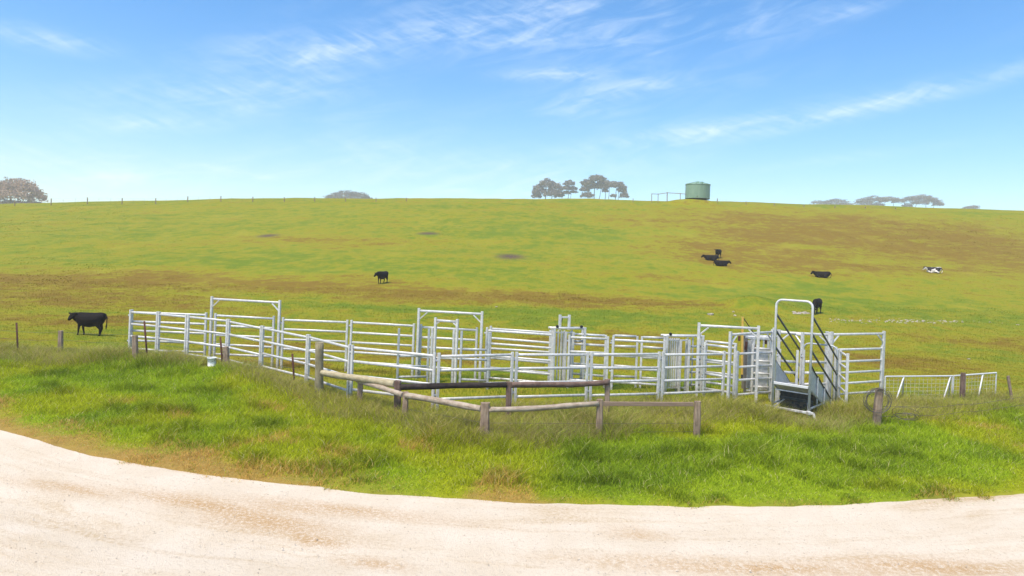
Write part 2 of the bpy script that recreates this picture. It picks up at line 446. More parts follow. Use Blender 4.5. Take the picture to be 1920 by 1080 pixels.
# gravel road: a sheet that runs under the ragged grass edge
rx = np.arange(-60, 60.01, .4)
rv = np.concatenate([np.arange(.9, -12.1, -.3), np.arange(-13, -60, -4)])
RX, RV = np.meshgrid(rx, rv)
RY = road_edge(RX) + RV
RZ = -.075 + (fbm(RX * .35, RY * .35) - .5) * .05 - .03 * np.exp(-((RV + 3.0) / .5) ** 2) - .03 * np.exp(-((RV + 5.2) / .5) ** 2)
V = np.stack([RX.ravel(), RY.ravel(), RZ.ravel()], 1)
idx = np.arange(RX.size).reshape(RX.shape)
FA = np.stack([idx[:-1, :-1].ravel(), idx[1:, :-1].ravel(), idx[1:, 1:].ravel(), idx[:-1, 1:].ravel()], 1)
me = new_mesh('gravel_road', V, FA, True)
uvl = me.uv_layers.new(name='along')
li = np.empty(len(me.loops), np.int32); me.loops.foreach_get('vertex_index', li)
UVv = np.stack([RX.ravel(), RV.ravel()], 1)[li].astype(np.float32)
uvl.data.foreach_set('uv', UVv.ravel())
def sandmask(x, y):
    s = np.zeros_like(x)
    for px, py, rx_, ry_, tilt in ((500, 978, 150, 18, .10), (380, 945, 190, 12, .10), (620, 955, 220, 9, .05), (590, 1016, 60, 6, 0), (700, 1056, 60, 6, 0), (1190, 998, 50, 7, 0), (1400, 1060, 300, 10, 0), (1750, 1060, 200, 14, 0), (120, 915, 120, 6, .1)):
        c = atz(px, py, -.07)
        ax = rx_ * c.y / F; ay = ry_ * c.y ** 2 / (F * EYE)
        dx = x - c.x; dy = y - c.y + dx * tilt * c.y / EYE
        s = np.maximum(s, np.exp(-((dx / ax) ** 2 + (dy / ay) ** 2)))
    return s
at = me.attributes.new('sand', 'FLOAT', 'POINT'); at.data.foreach_set('value', sandmask(RX.ravel(), RY.ravel()).astype(np.float32))
o = add_obj('gravel_road', me, M['gravel']); o['kind'] = 'structure'; o['label'] = 'pale gravel road curving past the yards'

#@@OBJECTS
# ------------------------------------------------------------------ building blocks
def prism(prof, name):            # a unit bar along +X with the given YZ profile, closed ends
    n = len(prof)
    V = [(0, y, z) for y, z in prof] + [(1, y, z) for y, z in prof]
    me = bpy.data.meshes.new(name)
    Fc = [(i, (i + 1) % n, n + (i + 1) % n, n + i) for i in range(n)] + [tuple(range(n - 1, -1, -1)), tuple(range(n, 2 * n))]
    me.from_pydata(V, [], Fc); me.update()
    for p in me.polygons: p.use_smooth = len(p.vertices) == 4 and n > 8
    return me
def ell(ry, rz, n=12): return [(ry * math.cos(2 * math.pi * i / n), rz * math.sin(2 * math.pi * i / n)) for i in range(n)]
def chsq(a, b, c): return [(a - c, -b), (a, -b + c), (a, b - c), (a - c, b), (-a + c, b), (-a, b - c), (-a, -b + c), (-a + c, -b)]
U_OVAL = lambda m: PR('oval_rail', ell(.023, .043), m)
_pr = {}
def PR(key, prof, mat):
    k = (key, mat)
    if k not in _pr:
        me = prism(prof, key); me.materials.append(M[mat]); _pr[k] = me
    return _pr[k]
def thing(name, label, cat, loc, group=None):
    o = bpy.data.objects.new(name, None); COL.objects.link(o)
    o.location = loc; o.empty_display_size = .2
    o['label'] = label; o['category'] = cat
    if group: o['group'] = group
    return o
def world_of(o):
    m = Matrix.Translation(o.location) @ o.rotation_euler.to_matrix().to_4x4()
    if o.parent: return o.matrix_world_cache if False else _WM[o.name]
    return m
_WM = {}
def child(name, me, parent, mw):  # a part placed by its world matrix
    o = bpy.data.objects.new(name, me); COL.objects.link(o)
    o.parent = parent
    pm = _WM.get(parent.name)
    if pm is None: pm = Matrix.Translation(parent.location) @ parent.rotation_euler.to_matrix().to_4x4()
    loc, rot, sca = (pm.inverted() @ mw).decompose()
    o.location = loc; o.rotation_mode = 'QUATERNION'; o.rotation_quaternion = rot; o.scale = sca
    _WM[o.name] = mw
    return o
def frame_x(p0, p1, up=(0, 0, 1)):
    x = (Vector(p1) - Vector(p0)); L = x.length; x.normalize()
    z = Vector(up); z = z - x * z.dot(x)
    if z.length < 1e-4: z = Vector((0, 1, 0)) - x * x.y
    z.normalize(); y = z.cross(x)
    m = Matrix((x, y, z)).transposed().to_4x4(); m.translation = Vector(p0)
    return m, L
def bar(name, parent, p0, p1, me, up=(0, 0, 1), sy=1., sz=1.):
    m, L = frame_x(p0, p1, up)
    return child(name, me, parent, m @ Matrix.Diagonal((L, sy, sz, 1)))
def oval(name, parent, p0, p1, mat='galv', s=1.): return bar(name, parent, p0, p1, U_OVAL(mat), sy=s, sz=s)
def sq(name, parent, p0, p1, mat='galv', w=.038, d=.038, up=(0, 1, 0)):
    return bar(name, parent, p0, p1, PR('square_tube', chsq(1, 1, .18), mat), up, w, d)
def pipe(name, parent, p0, p1, r=.022, mat='galv'):
    return bar(name, parent, p0, p1, PR('round_pipe', ell(1, 1, 10), mat), (0, 0, 1), r, r)
def sweep(pts, r, n=8, closed=False):
    pts = [Vector(p) for p in pts]; m = len(pts); V = []; Fc = []
    for i, p in enumerate(pts):
        if closed: d = pts[(i + 1) % m] - pts[i - 1]
        else: d = pts[min(i + 1, m - 1)] - pts[max(i - 1, 0)]
        d.normalize()
        a = d.orthogonal() if i == 0 else (pa - d * pa.dot(d))
        a.normalize(); pa = a; b = d.cross(a)
        rr = r[i] if isinstance(r, (list, tuple)) else r
        for k in range(n):
            t = 2 * math.pi * k / n
            V.append(p + a * math.cos(t) * rr + b * math.sin(t) * rr)
    for i in range(m if closed else m - 1):
        for k in range(n):
            j = (i + 1) % m
            Fc.append((i * n + k, i * n + (k + 1) % n, j * n + (k + 1) % n, j * n + k))
    if not closed: Fc += [tuple(range(n - 1, -1, -1)), tuple(range((m - 1) * n, m * n))]
    return V, Fc
def pymesh(name, V, Fc, mat=None, smooth=True):
    me = bpy.data.meshes.new(name); me.from_pydata([tuple(v) for v in V], [], Fc); me.update()
    if smooth:
        for p in me.polygons: p.use_smooth = len(p.vertices) <= 4
    if mat: me.materials.append(M[mat])
    return me
def swept(name, parent, pts, r, mat, n=8, closed=False):   # world points
    V, Fc = sweep(pts, r, n, closed)
    o = Vector(pts[0]); V = [v - o for v in V]
    return child(name, pymesh(name, V, Fc, mat), parent, Matrix.Translation(o))
def ground(p): return Vector((p.x, p.y, Tz(p.x, p.y)))

# ------------------------------------------------------------------ galvanised yard
FRONT4 = (1.71, 1.23, .75, .27)
BACK5 = (1.93, 1.55, 1.17, .79, .41)
def panel(name, label, A, B, h, rails, group, mat='galv', gap=.075, lugs=True, cat='fence panel', hb=None):
    """one portable yard panel: two square posts, oval rails, pin lugs; h and hb are the heights at A and B"""
    hb = h if hb is None else hb
    A = Vector((A.x, A.y, 0)); B = Vector((B.x, B.y, 0))
    u = (B - A).normalized()
    a = A + u * gap; b = B - u * gap
    za, zb = Tz(a.x, a.y) - .03, Tz(b.x, b.y) - .03
    e = thing(name, label, cat, ((a.x + b.x) / 2, (a.y + b.y) / 2, 0), group)
    for q, zq, hq in ((a, za, h), (b, zb, hb)):
        sq('post', e, (q.x, q.y, min(zq, 0) - .05), (q.x, q.y, hq), mat, .043, .040, u)
    for z in rails:
        oval('rail', e, a + u * .035 + Vector((0, 0, z + random.uniform(-.014, .014))), b - u * .035 + Vector((0, 0, z + hb - h + random.uniform(-.014, .014))), mat)
    if lugs:
        for z in (h - .22, h - 1.25):
            sq('pin_lug', e, a - u * .03 + Vector((0, 0, z)), a - u * .105 + Vector((0, 0, z)), 'galv_dull', .02, .03, (0, 0, 1))
            pipe('pin', e, a - u * .075 + Vector((0, 0, z - .06)), a - u * .075 + Vector((0, 0, z + .07)), .011, 'black')
    return e
def frame_gate(name, label, A, B, h, group, mat='galv', brace=.30):
    A = Vector((A.x, A.y, 0)); B = Vector((B.x, B.y, 0)); u = (B - A).normalized()
    e = thing(name, label, 'gateway', ((A.x + B.x) / 2, (A.y + B.y) / 2, 0), group)
    for q in (A, B): sq('post', e, (q.x, q.y, -.06), (q.x, q.y, h), mat, .045, .045, u)
    Z = Vector((0, 0, 1))
    oval('top_bar', e, A + u * .04 + Z * (h - .10), B - u * .04 + Z * (h - .10), mat, 1.05)
    for q, s in ((A, 1), (B, -1)):
        sq('brace', e, q + u * s * .03 + Z * (h - .12 - brace), q + u * s * (brace + .03) + Z * (h - .15), mat, .022, .03, (0, 1, 0))
    return e

GA = 'four-rail galvanised panels along the near side of the yard'
fl = ['galvanised yard panel at the far left corner, nearest the black cow',
      'second galvanised panel from the far left corner of the yard',
      'third galvanised panel from the far left corner, behind the white bucket',
      'fourth galvanised panel from the left corner, just right of the white bucket',
      'galvanised panel behind the leaning rusty picket left of the pine post',
      'galvanised panel directly behind the thick round pine post',
      'long sloping galvanised panel behind the pale pine log and knee-high posts',
      'galvanised panel behind the charred black log rail',
      'galvanised panel behind the reddish brown log rail',
      'near-side galvanised panel just right of the reddish brown log rail',
      'near-side galvanised panel one bay left of the braced gate by the ramp']
for i in range(11):
    hr = [HF[i] - .09 - k * (.485 if i < 4 else .455 if i < 6 else .43) for k in range(4)]
    panel('cattle_fence', fl[i], PF[i], PF[i + 1], HF[i], hr, GA, gap=.052 if i < 6 else .07, hb=HF[i + 1])

GB = 'five-rail galvanised panels along the far side of the yard'
def b5(label, p, q, z=2.03, rails=BACK5, group=GB, name='cattle_fence', **k):
    return panel(name, label, atz(*p, z), atz(*q, z), z, rails, group, **k)
def to(z): return lambda p: atz(*p, z)
b5('short galvanised panel between the far left corner and the tall gate frame', (244.5, 580.2), (390, 586.2))
b5('galvanised swing gate inside the tall left gate frame', (401, 587.3), (517, 592.7), group='swing gates of the yard', name='swing_gate', lugs=False, cat='gate')
b5('galvanised far-side panel just right of the tall left gate frame', (527.5, 594.8), (655, 600))
b5('galvanised far-side panel just left of the middle gate frame', (656, 600), (780, 607))
b5('galvanised swing gate inside the middle gate frame', (786, 608), (898, 613.9), group='swing gates of the yard', name='swing_gate', lugs=False, cat='gate')
b5('galvanised panel between the middle gate frame and the first sliding gate', (910, 613.3), (1040, 622), rails=FRONT4 and (1.91, 1.42, .93, .44, .12))
b5('galvanised panel standing just behind the one left of the first sliding gate', (917, 611), (1036, 619), rails=BACK5)
FG = 'overhead gate frames of the yard'
frame_gate('gateway', 'tall white galvanised gate frame at the left end of the yard', atz(397.7, 555.6, 2.7), atz(524.8, 562.9, 2.7), 2.7, FG)
frame_gate('gateway', 'galvanised gate frame at the middle of the far side', atz(785.8, 577.7, 2.66), atz(904.2, 584, 2.66), 2.66, FG)
# narrow walk-through frame beyond the middle gate, with the wings on both sides
nf0, nf1 = atz(817, 595.4, 2.42), atz(857.7, 598.5, 2.42)
nf = frame_gate('walkway_gateway', 'narrow galvanised walkway frame seen through the middle gate', nf0, nf1, 2.42, FG, brace=.12)
for k, q in enumerate((nf0, nf1)):
    s = -1 if k == 0 else -1
    sq('latch_post', nf, (q.x - .11, q.y, -.05), (q.x - .11, q.y, 2.05), 'galv', .05, .04, (1, 0, 0))
panel('cattle_fence', 'galvanised wing panel left of the narrow walkway frame', Vector((nf0.x - 1.35, nf0.y - .3, 0)), Vector((nf0.x - .15, nf0.y, 0)), 2.0, (1.0, .62, .25), 'wing panels of the walkway', 'galv_dull', lugs=False)
panel('cattle_fence', 'galvanised wing panel right of the narrow walkway frame', Vector((nf1.x + .1, nf1.y, 0)), Vector((nf1.x + 1.25, nf1.y - .15, 0)), 2.0, (1.36, 1.0, .62, .25), 'wing panels of the walkway', 'galv_dull', lugs=False)

GR = 'galvanised panels lining the race'
R4 = (1.85, 1.33, .81, .29)
def rp(label, p, q, z=1.95, rails=R4, **k): return panel('race_fence', label, atz(*p, z), atz(*q, z), z, rails, GR, **k)
rp('near race panel just right of the first sliding gate', (1064, 627.7), (1144, 631.3))
rp('far race panel just right of the first sliding gate', (1068, 624.3), (1140, 628.5), rails=BACK5)
rp('near race panel just left of the second sliding gate', (1146, 631.5), (1250, 637))
rp('far race panel right of the doubled race posts', (1147, 628), (1199, 630.6), rails=BACK5)
rp('far race panel just left of the second sliding gate', (1200, 630.6), (1252, 633.6), rails=BACK5)
rp('near race panel between the second sliding gate and the crush', (1319, 641), (1383, 648.5))
rp('far race panel between the second sliding gate and the crush', (1321, 638), (1384, 644), rails=BACK5)

def slide_gate(label, A, B, h, tall, rods):
    """race gate that slides across on an overhead track"""
    A = Vector((A.x, A.y, 0)); B = Vector((B.x, B.y, 0)); u = (B - A).normalized(); L = (B - A).length
    n = Vector((-u.y, u.x, 0)); Z = Vector((0, 0, 1))
    e = thing('sliding_gate', label, 'gate', ((A.x + B.x) / 2, (A.y + B.y) / 2, 0), 'sliding race gates')
    for f in (0, .38, .62, 1.0):
        for s in (-.11, .11):
            q = A + u * L * f + n * s
            sq('post', e, q - Z * .05, q + Z * (h if f not in (.38, .62) else h - .16), 'galv', .038, .038, u)
    for s in (-.11, .11):
        oval('track', e, A - u * .16 + n * s + Z * (h - .03), B + u * .05 + n * s + Z * (h - .03), 'galv', .9)
    for z in (.25, .72, 1.2, 1.68):
        oval('rail', e, A + u * L * .64 + Z * z, B - u * .03 + Z * z, 'galv_dull', .95)
    for k in range(rods):
        q = A + u * L * (.06 + .30 * k / max(1, rods - 1))
        sq('upright', e, q + Z * .12, q + Z * (h - .12), 'galv', .024, .024, u)
    for k in range(rods - 3):
        q = A + u * L * (.66 + .30 * k / max(1, rods - 4)) + n * .16
        sq('upright', e, q + Z * .12, q + Z * (h - .12), 'galv_dull', .024, .024, u)
    for z in (.14, h - .2):
        sq('cross_bar', e, A + u * L * .03 + Z * z, A + u * L * .60 + Z * z, 'galv_dull', .025, .025)
    for f in (.07, .86):
        q = A + u * L * f + Z * (h + .04) - n * .17
        V, Fc = sweep([q - u * 0 - n * .02, q + n * .03], .055, 12)
        o = q.copy(); V = [v - o for v in V]
        child('roller', pymesh('roller', V, Fc, 'black', False), e, Matrix.Translation(o))
    if tall:
        p0 = A + u * L * .20; p1 = A + u * L * .50
        for q in (p0, p1): sq('guide_post', e, q + Z * (h - .1), q + Z * tall, 'galv', .045, .045, u)
        sq('guide_bar', e, p0 + Z * (tall - .09), p1 + Z * (tall - .09), 'galv', .03, .03)
        pipe('pull_rod', e, p0 + u * .10 + Z * (tall - .12), p0 + Z * (h + .02), .018, 'dark_rail')
    return e
slide_gate('first galvanised sliding gate with a tall narrow guide frame on top', atz(1038, 613.3, 2.2), atz(1095, 613.8, 2.2), 2.2, 2.66, 4)
slide_gate('second galvanised sliding gate with closely spaced uprights', atz(1249, 627.4, 2.1), atz(1316, 628.6, 2.1), 2.1, None, 6)

frame_gate('gateway', 'galvanised overhead frame behind the second sliding gate and yellow lever', atz(1310.8, 605, 2.68), atz(1422.5, 610.8, 2.68), 2.68, FG)
f4a, f4b = atz(1370, 622, 2.5), atz(1449, 617.5, 2.5)
frame_gate('gateway', 'galvanised braced frame in front of the crush, left of the ramp', f4a, f4b, 2.5, FG)
panel('swing_gate', 'four-rail galvanised gate in front of the crush, beside the ramp', atz(1380, 658.3, 1.8), atz(1452, 656, 1.8), 1.8, (1.71, 1.25, .80, .30), 'swing gates of the yard', lugs=False, cat='gate')
frame_gate('gateway', 'short galvanised frame seen through the arch of the ramp', atz(1452, 614.6, 2.52), atz(1505, 623, 2.52), 2.52, FG)
frame_gate('gateway', 'galvanised frame partly hidden behind the descending ramp rails', atz(1461, 618, 2.55), atz(1555, 622.5, 2.55), 2.55, FG)
rp('five-rail race panel seen through the loading ramp', (1458, 654), (1500, 657), rails=BACK5[1:])
rp('five-rail race panel behind the foot of the ramp', (1503, 656), (1556, 657), rails=BACK5[1:])
g6a, g6b = atz(1560, 622, 2.5), atz(1657.6, 620.7, 2.5)
frame_gate('gateway', 'tall galvanised frame at the right end of the yard', g6a, g6b, 2.5, FG)
panel('swing_gate', 'five-rail galvanised gate in the right end frame', g6a + (g6b - g6a) * .07, g6b - (g6b - g6a) * .01, 1.95, (1.84, 1.41, 1.0, .62, .24), 'swing gates of the yard', lugs=False, gap=.03, cat='gate')
panel('wing_fence', 'narrow five-rail wing standing at the right foot of the ramp', Vector((11.85, 24.4, 0)), atz(1590, 663, 1.9), 1.9, (1.80, 1.38, .97, .56, .2), 'wing panels', lugs=False, gap=.02)
e = thing('gate_post', 'stout doubled galvanised post between the ramp and the right end gate', 'post', (g6a.x - .12, g6a.y, 0))
sq('post', e, (g6a.x - .16, g6a.y + .02, -.05), (g6a.x - .16, g6a.y + .02, 2.48), 'galv', .05, .05, (1, 0, 0))
sq('cap', e, (g6a.x - .16, g6a.y + .02, 2.48), (g6a.x - .16, g6a.y + .02, 2.50), 'galv', .056, .056, (1, 0, 0))

# ------------------------------------------------------------------ cattle crush
def crush():
    A = atz(1396, 737); B = atz(1447, 741); u = (B - A).normalized(); n = Vector((-u.y, u.x, 0)); Z = Vector((0, 0, 1)); L = (B - A).length
    e = thing('cattle_crush', 'weathered cattle crush with yellow lever and grey sheet side behind the ramp', 'cattle crush', ((A.x + B.x) / 2, A.y, 0))
    for f in (0, .28, 1):
        for s in (0, .75):
            q = A + u * L * f + n * s
            sq('post', e, q - Z * .05, q + Z * 2.06, 'galv_dull' if f != 0 else 'dull_brown', .05 if f == 0 else .045, .045, u)
    for s in (0, .75):
        sq('top_bar', e, A - u * .05 + n * s + Z * 2.08, B + u * .05 + n * s + Z * 2.08, 'galv_dull', .05, .035)
        sq('bottom_bar', e, A + n * s + Z * .1, B + n * s + Z * .1, 'galv_dull', .03, .03)
    for f in (0, 1):
        sq('cross_bar', e, A + u * L * f + Z * 2.14, A + u * L * f + n * .75 + Z * 2.14, 'galv_dull', .03, .03)
    def plate(name, p, q, z0, z1, mat, off, th=.012):
        a = p + n * off; b = q + n * off; c = n * th
        V = [a + Z * z0, b + Z * z0, b + Z * z1, a + Z * z1]; V = V + [v + c for v in V]
        o = V[0].copy(); V = [v - o for v in V]
        child(name, pymesh(name, V, [(0, 1, 2, 3), (7, 6, 5, 4), (0, 4, 5, 1), (1, 5, 6, 2), (2, 6, 7, 3), (3, 7, 4, 0)], mat, False), e, Matrix.Translation(o))
    plate('side_sheet', A + u * L * .30, A + u * L * .62, .16, 1.72, 'sheet', .05)
    plate('side_sheet', A + u * L * .64, A + u * L * .84, .16, 1.72, 'sheet', .055)
    plate('neck_sheet', A + u * L * .05, A + u * L * .22, .14, 1.95, 'galv_dull', .30)
    for z in (.28, .78, 1.24, 1.70):
        oval('rail', e, A + u * L * .24 - n * .07 + Z * z, A + u * L * .93 - n * .07 + Z * z, 'galv', .95)
    for f in (.24, .93):
        q = A + u * L * f - n * .07
        sq('rail_post', e, q + Z * .05, q + Z * 1.86, 'galv', .038, .038, u)
    for k in range(6):
        q = A + u * L * (.06 + .17 * k) + n * .80
        sq('upright', e, q + Z * .1, q + Z * 2.04, 'galv_dull', .03, .03, u)
    lv0 = aty(1391, 702, A.y - .28); lv1 = aty(1392.5, 594, A.y - .28)
    sq('lever', e, lv0, lv1, 'yellow', .034, .026)
    pipe('lever_grip', e, lv0 + (lv0 - lv1).normalized() * .18, lv0, .03, 'black')
    pipe('lever_link', e, lv1, aty(1411.5, 622, A.y + .1), .018, 'rusty')
    pipe('lever_pivot', e, lv0 + (lv1 - lv0) * .72 , lv0 + (lv1 - lv0) * .72 + n * .32, .03, 'rusty')
    for px, py, w in ((1386, 634, .10), (1399, 645, .11), (1415, 648, .09), (1424, 636, .08), (1436, 641, .08), (1398, 652, .07)):
        q = aty(px, py, A.y - .06)
        sq('latch', e, q - Z * w, q + Z * w * .8, 'rusty', w * .5, .04, u)
    for px in (1408, 1428, 1438):
        q = aty(px, 633, A.y)
        sq('clamp', e, q - u * .12, q + u * .14, 'galv', .06, .05)
crush()

# ------------------------------------------------------------------ loading ramp
def ramp():
    C = Vector((9.15, 22.0, 0)); v = Vector((.67, .742, 0)).normalized(); u = Vector((v.y, -v.x, 0)); Z = Vector((0, 0, 1))
    W, L = .575, 2.7
    def P(x, y, z): return C + u * x + v * y + Z * z
    e = thing('loading_ramp', 'tall arched cattle loading ramp with dark rails and sheet sides', 'loading ramp', C)
    def arch(name, y, w, h, r, rad, z0):
        pts = [P(-w, y, z0), P(-w, y, h - r)]
        for k in range(1, 7):
            a = math.pi / 2 * k / 6; pts.append(P(-w + r - r * math.cos(a), y, h - r + r * math.sin(a)))
        for k in range(0, 7):
            a = math.pi / 2 * k / 6; pts.append(P(w - r + r * math.sin(a), y, h - r + r * math.cos(a)))
        pts.append(P(w, y, z0))
        swept(name, e, pts, rad, 'galv_dull' if y > 1 else 'white_pipe', 10)
    arch('front_arch', 0, W, 3.68, .20, .038, -.26)
    arch('rear_arch', L, W, 2.08, .22, .030, -.05)
    sq('base_beam', e, P(-W - .22, 0, .16), P(W + .16, 0, .16), 'white_pipe', .035, .035, (0, 0, 1))
    sq('foot', e, P(W + .14, 0, .17), P(W + .28, -.06, -.22), 'white_pipe', .035, .03)
    sq('foot_plate', e, P(W - .06, 0, .16), P(W + .06, 0, .16), 'white_pipe', .06, .06, (0, 0, 1))
    for s in (-1, 1):
        for z in (3.20, 2.66, 2.12):
            oval('side_rail', e, P(s * W, .04, z), P(s * W, L, z - 1.56), 'dark_rail', .98)
    D0, S = .96, .50                         # deck height and fall per metre
    def slab(name, x0, x1, y0, y1, dz0, dz1, mat):
        V = []
        for (x, y) in ((x0, y0), (x1, y0), (x1, y1), (x0, y1)):
            for dz in (dz0, dz1): V.append(P(x, y, D0 - S * y + dz))
        o = V[0].copy(); V = [q - o for q in V]
        return child(name, pymesh(name, V, [(0, 2, 3, 1), (2, 4, 5, 3), (4, 6, 7, 5), (6, 0, 1, 7), (1, 3, 5, 7), (0, 6, 4, 2)], mat, False), e, Matrix.Translation(o))
    deck = slab('deck', -W + .05, W - .05, .02, 2.0, -.03, 0, 'galv_dull')
    for k in range(8): sq('cleat', deck, P(-W + .06, .2 + k * .22, D0 - S * (.2 + k * .22) + .02), P(W - .06, .2 + k * .22, D0 - S * (.2 + k * .22) + .02), 'galv_dull', .022, .018)
    sq('deck_lip', e, P(-W + .03, -.03, D0), P(W - .03, -.03, D0), 'white_pipe', .04, .028)
    sq('under_bar', e, P(-W + .04, .06, D0 - .22), P(W - .04, .06, D0 - .22), 'galv_dull', .018, .018)
    sq('under_bar', e, P(-W + .04, .5, D0 - .52), P(W - .04, .5, D0 - .52), 'dark_rail', .03, .03)
    shade_pts = [P(-W + .05, .5, .02), P(W - .05, .5, .02), P(W - .05, .5, D0 - .30), P(-W + .05, .5, D0 - .30)]  # black sheet added to stand for the shade under the deck
    shade_pts = shade_pts + [q + v * .012 for q in shade_pts]; o0 = shade_pts[0].copy()
    child('shade_sheet', pymesh('shade_sheet', [q - o0 for q in shade_pts], [(0, 1, 2, 3), (7, 6, 5, 4), (0, 4, 5, 1), (1, 5, 6, 2), (2, 6, 7, 3), (3, 7, 4, 0)], 'black', False), e, Matrix.Translation(o0))
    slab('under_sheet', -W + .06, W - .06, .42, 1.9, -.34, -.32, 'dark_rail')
    for s in (-1, 1):
        sq('deck_beam', e, P(s * W, .02, D0 - .05), P(s * W, 2.0, D0 - .05 - S * 1.98), 'galv_dull', .03, .04)
        sq('skid', e, P(s * W, 0, .28), P(s * W, 1.3, .30), 'galv', .022, .03)
        sq('strut', e, P(s * W, .0, .14), P(s * W * .6, .55, .42), 'galv_dull', .02, .02)
        for k in range(3):                   # stepped sheets, each with a folded rib
            y0 = .05 + k * .72; y1 = y0 + .70
            x = s * (W - .03 - .004 * k)
            V = []
            for (y, z) in ((y0, D0 - S * y0 - .04), (y1, D0 - S * y1 - .04), (y1, D0 - S * y1 + .62 - .08 * k), (y0, D0 - S * y0 + .74 - .08 * k)):
                V.append(P(x, y, z))
            V = V + [q - u * s * .008 for q in V]
            o = V[0].copy(); V = [q - o for q in V]
            sh = child('side_sheet', pymesh('side_sheet', V, [(0, 1, 2, 3), (7, 6, 5, 4), (0, 4, 5, 1), (1, 5, 6, 2), (2, 6, 7, 3), (3, 7, 4, 0)], 'sheet', False), e, Matrix.Translation(o))
            sq('sheet_rib', sh, P(x + s * .02, y1, max(.02, D0 - S * y1 - .25)), P(x + s * .02, y1, D0 - S * y1 + .62 - .08 * k), 'galv', .022, .03)
            sq('sheet_top', sh, P(x + s * .012, y0, D0 - S * y0 + .75 - .08 * k), P(x + s * .012, y1, D0 - S * y1 + .63 - .08 * k), 'dark_rail', .018, .022)
ramp()

# ------------------------------------------------------------------ timber rail fences
def log(name, parent, p0, p1, r0, r1, mat, seed):
    p0, p1 = Vector(p0), Vector(p1); rnd = random.Random(seed)
    m, L = frame_x(p0, p1); n, k = 18, 11; V = []; Fc = []
    ph = [rnd.uniform(0, 6.28) for _ in range(4)]
    for i in range(n + 1):
        f = i / n; r = r0 + (r1 - r0) * f
        oy = .016 * math.sin(f * 4 + ph[0]); oz = .016 * math.sin(f * 5 + ph[1]) - .02 * math.sin(f * math.pi)
        r *= 1 + .05 * math.sin(f * 17 + ph[2]) + .03 * rnd.uniform(-1, 1)
        for j in range(k):
            a = 2 * math.pi * j / k; q = r * (1 + .05 * math.sin(3 * a + ph[3] + f * 2))
            V.append((f * L, oy + q * math.cos(a), oz + q * math.sin(a)))
    for i in range(n):
        for j in range(k): Fc.append((i * k + j, i * k + (j + 1) % k, (i + 1) * k + (j + 1) % k, (i + 1) * k + j))
    Fc += [tuple(range(k - 1, -1, -1)), tuple(range(n * k, (n + 1) * k))]
    return child(name, pymesh(name, V, Fc, mat), parent, m)
def wpost(parent, name, foot, top, w, mat, seed, rnd_post=False, buried=.25):
    """a split or round timber post standing in the ground; top and foot are world points"""
    foot, top = Vector(foot), Vector(top); rnd = random.Random(seed)
    ax = (top - foot).normalized(); f0 = foot - ax * buried
    m, L = frame_x(f0, top, (0, 1, 0)); V = []; Fc = []
    k = 12 if rnd_post else 8; n = 8
    prof = ell(w, w, 12) if rnd_post else chsq(w, w * .8, w * .28)
    ph = rnd.uniform(0, 6)
    for i in range(n + 1):
        f = i / n; s = 1.06 - .08 * f + .03 * math.sin(f * 9 + ph)
        for j, (y, z) in enumerate(prof):
            tip = rnd.uniform(-.012, .012) if i == n else 0
            V.append((f * L + tip, y * s * (1 + .03 * rnd.uniform(-1, 1)), z * s * (1 + .03 * rnd.uniform(-1, 1))))
    for i in range(n):
        for j in range(k): Fc.append((i * k + j, i * k + (j + 1) % k, (i + 1) * k + (j + 1) % k, (i + 1) * k + j))
    Fc += [tuple(range(k - 1, -1, -1)), tuple(range(n * k, (n + 1) * k))]
    me = pymesh(name, V, Fc, mat, rnd_post)
    return child(name, me, parent, m)
def post_at(parent, px, top_y, foot_y, w, mat, seed, lean_px=0, rp_=False, name='post'):
    f = atz(px, foot_y, 0); d = f.y
    f = Vector((f.x, f.y, Tz(f.x, f.y)))
    t_ = aty(px + lean_px, top_y, d)
    wpost(parent, name, f, t_, w, mat, seed, rp_)
    return f, t_
e = thing('rail_fence', 'low grey post and rail fence of pale logs in the long grass', 'rail fence', atz(907, 825))
fp = {}
for i, (px, ty, fy, w, mt) in enumerate(((674, 711, 762, .075, 'post_wood'), (759, 735, 792, .075, 'post_wood'), (908, 755, 826, .115, 'post_wood'), (1123, 749, 818, .085, 'post_wood'), (1306, 752, 822, .085, 'post_wood'))):
    fp[px] = post_at(e, px, ty, fy, w, mt, i + 3, 2)
def on(px, py, ref): return aty(px, py, fp[ref][0].y - .02)
log('rail', e, on(670, 713, 674), on(757, 739.5, 759), .07, .075, 'log_pale', 1)
log('rail', e, on(762, 741, 759), on(903, 765, 908), .085, .085, 'log_pale', 2)
log('rail', e, on(916, 768, 908), on(1121, 757.5, 1123), .07, .072, 'log_pale', 3)
a, b = on(1129, 757, 1123), on(1300, 758, 1306)
sq('board', e, a, b, 'post_wood', .03, .055, (0, 0, 1))
for z in (.45, .22):
    pts = []
    for px in (759, 908, 1123, 1306):
        q = fp[px][0]; pts.append(Vector((q.x, q.y - .09, q.z + z + .05 * math.sin(px))))
    swept('wire', e, pts, .004, 'wire', 5)
e = thing('rail_fence', 'rail fence of one pine, one charred and one brown log', 'rail fence', atz(745, 770))
fp2 = {}
for i, (px, ty, fy, w, mt, rr) in enumerate(((598, 642, 745, .135, 'post_pine', True), (745, 714, 783, .095, 'log_brown', False), (953, 716, 792, .08, 'log_brown', False), (1138, 711, 785, .075, 'post_wood', False))):
    fp2[px] = post_at(e, px, ty, fy, w, mt, i + 20, 1, rr)
def on2(px, py, ref): return aty(px, py, fp2[ref][0].y - .02)
log('rail', e, on2(604, 697.5, 598), on2(741, 720, 745), .10, .105, 'log_pine', 5)
log('rail', e, on2(752, 724.5, 745), on2(951, 721, 953), .09, .08, 'log_dark', 6)
log('rail', e, on2(958, 722.5, 953), on2(1141, 716.5, 1138), .09, .075, 'log_brown', 7)

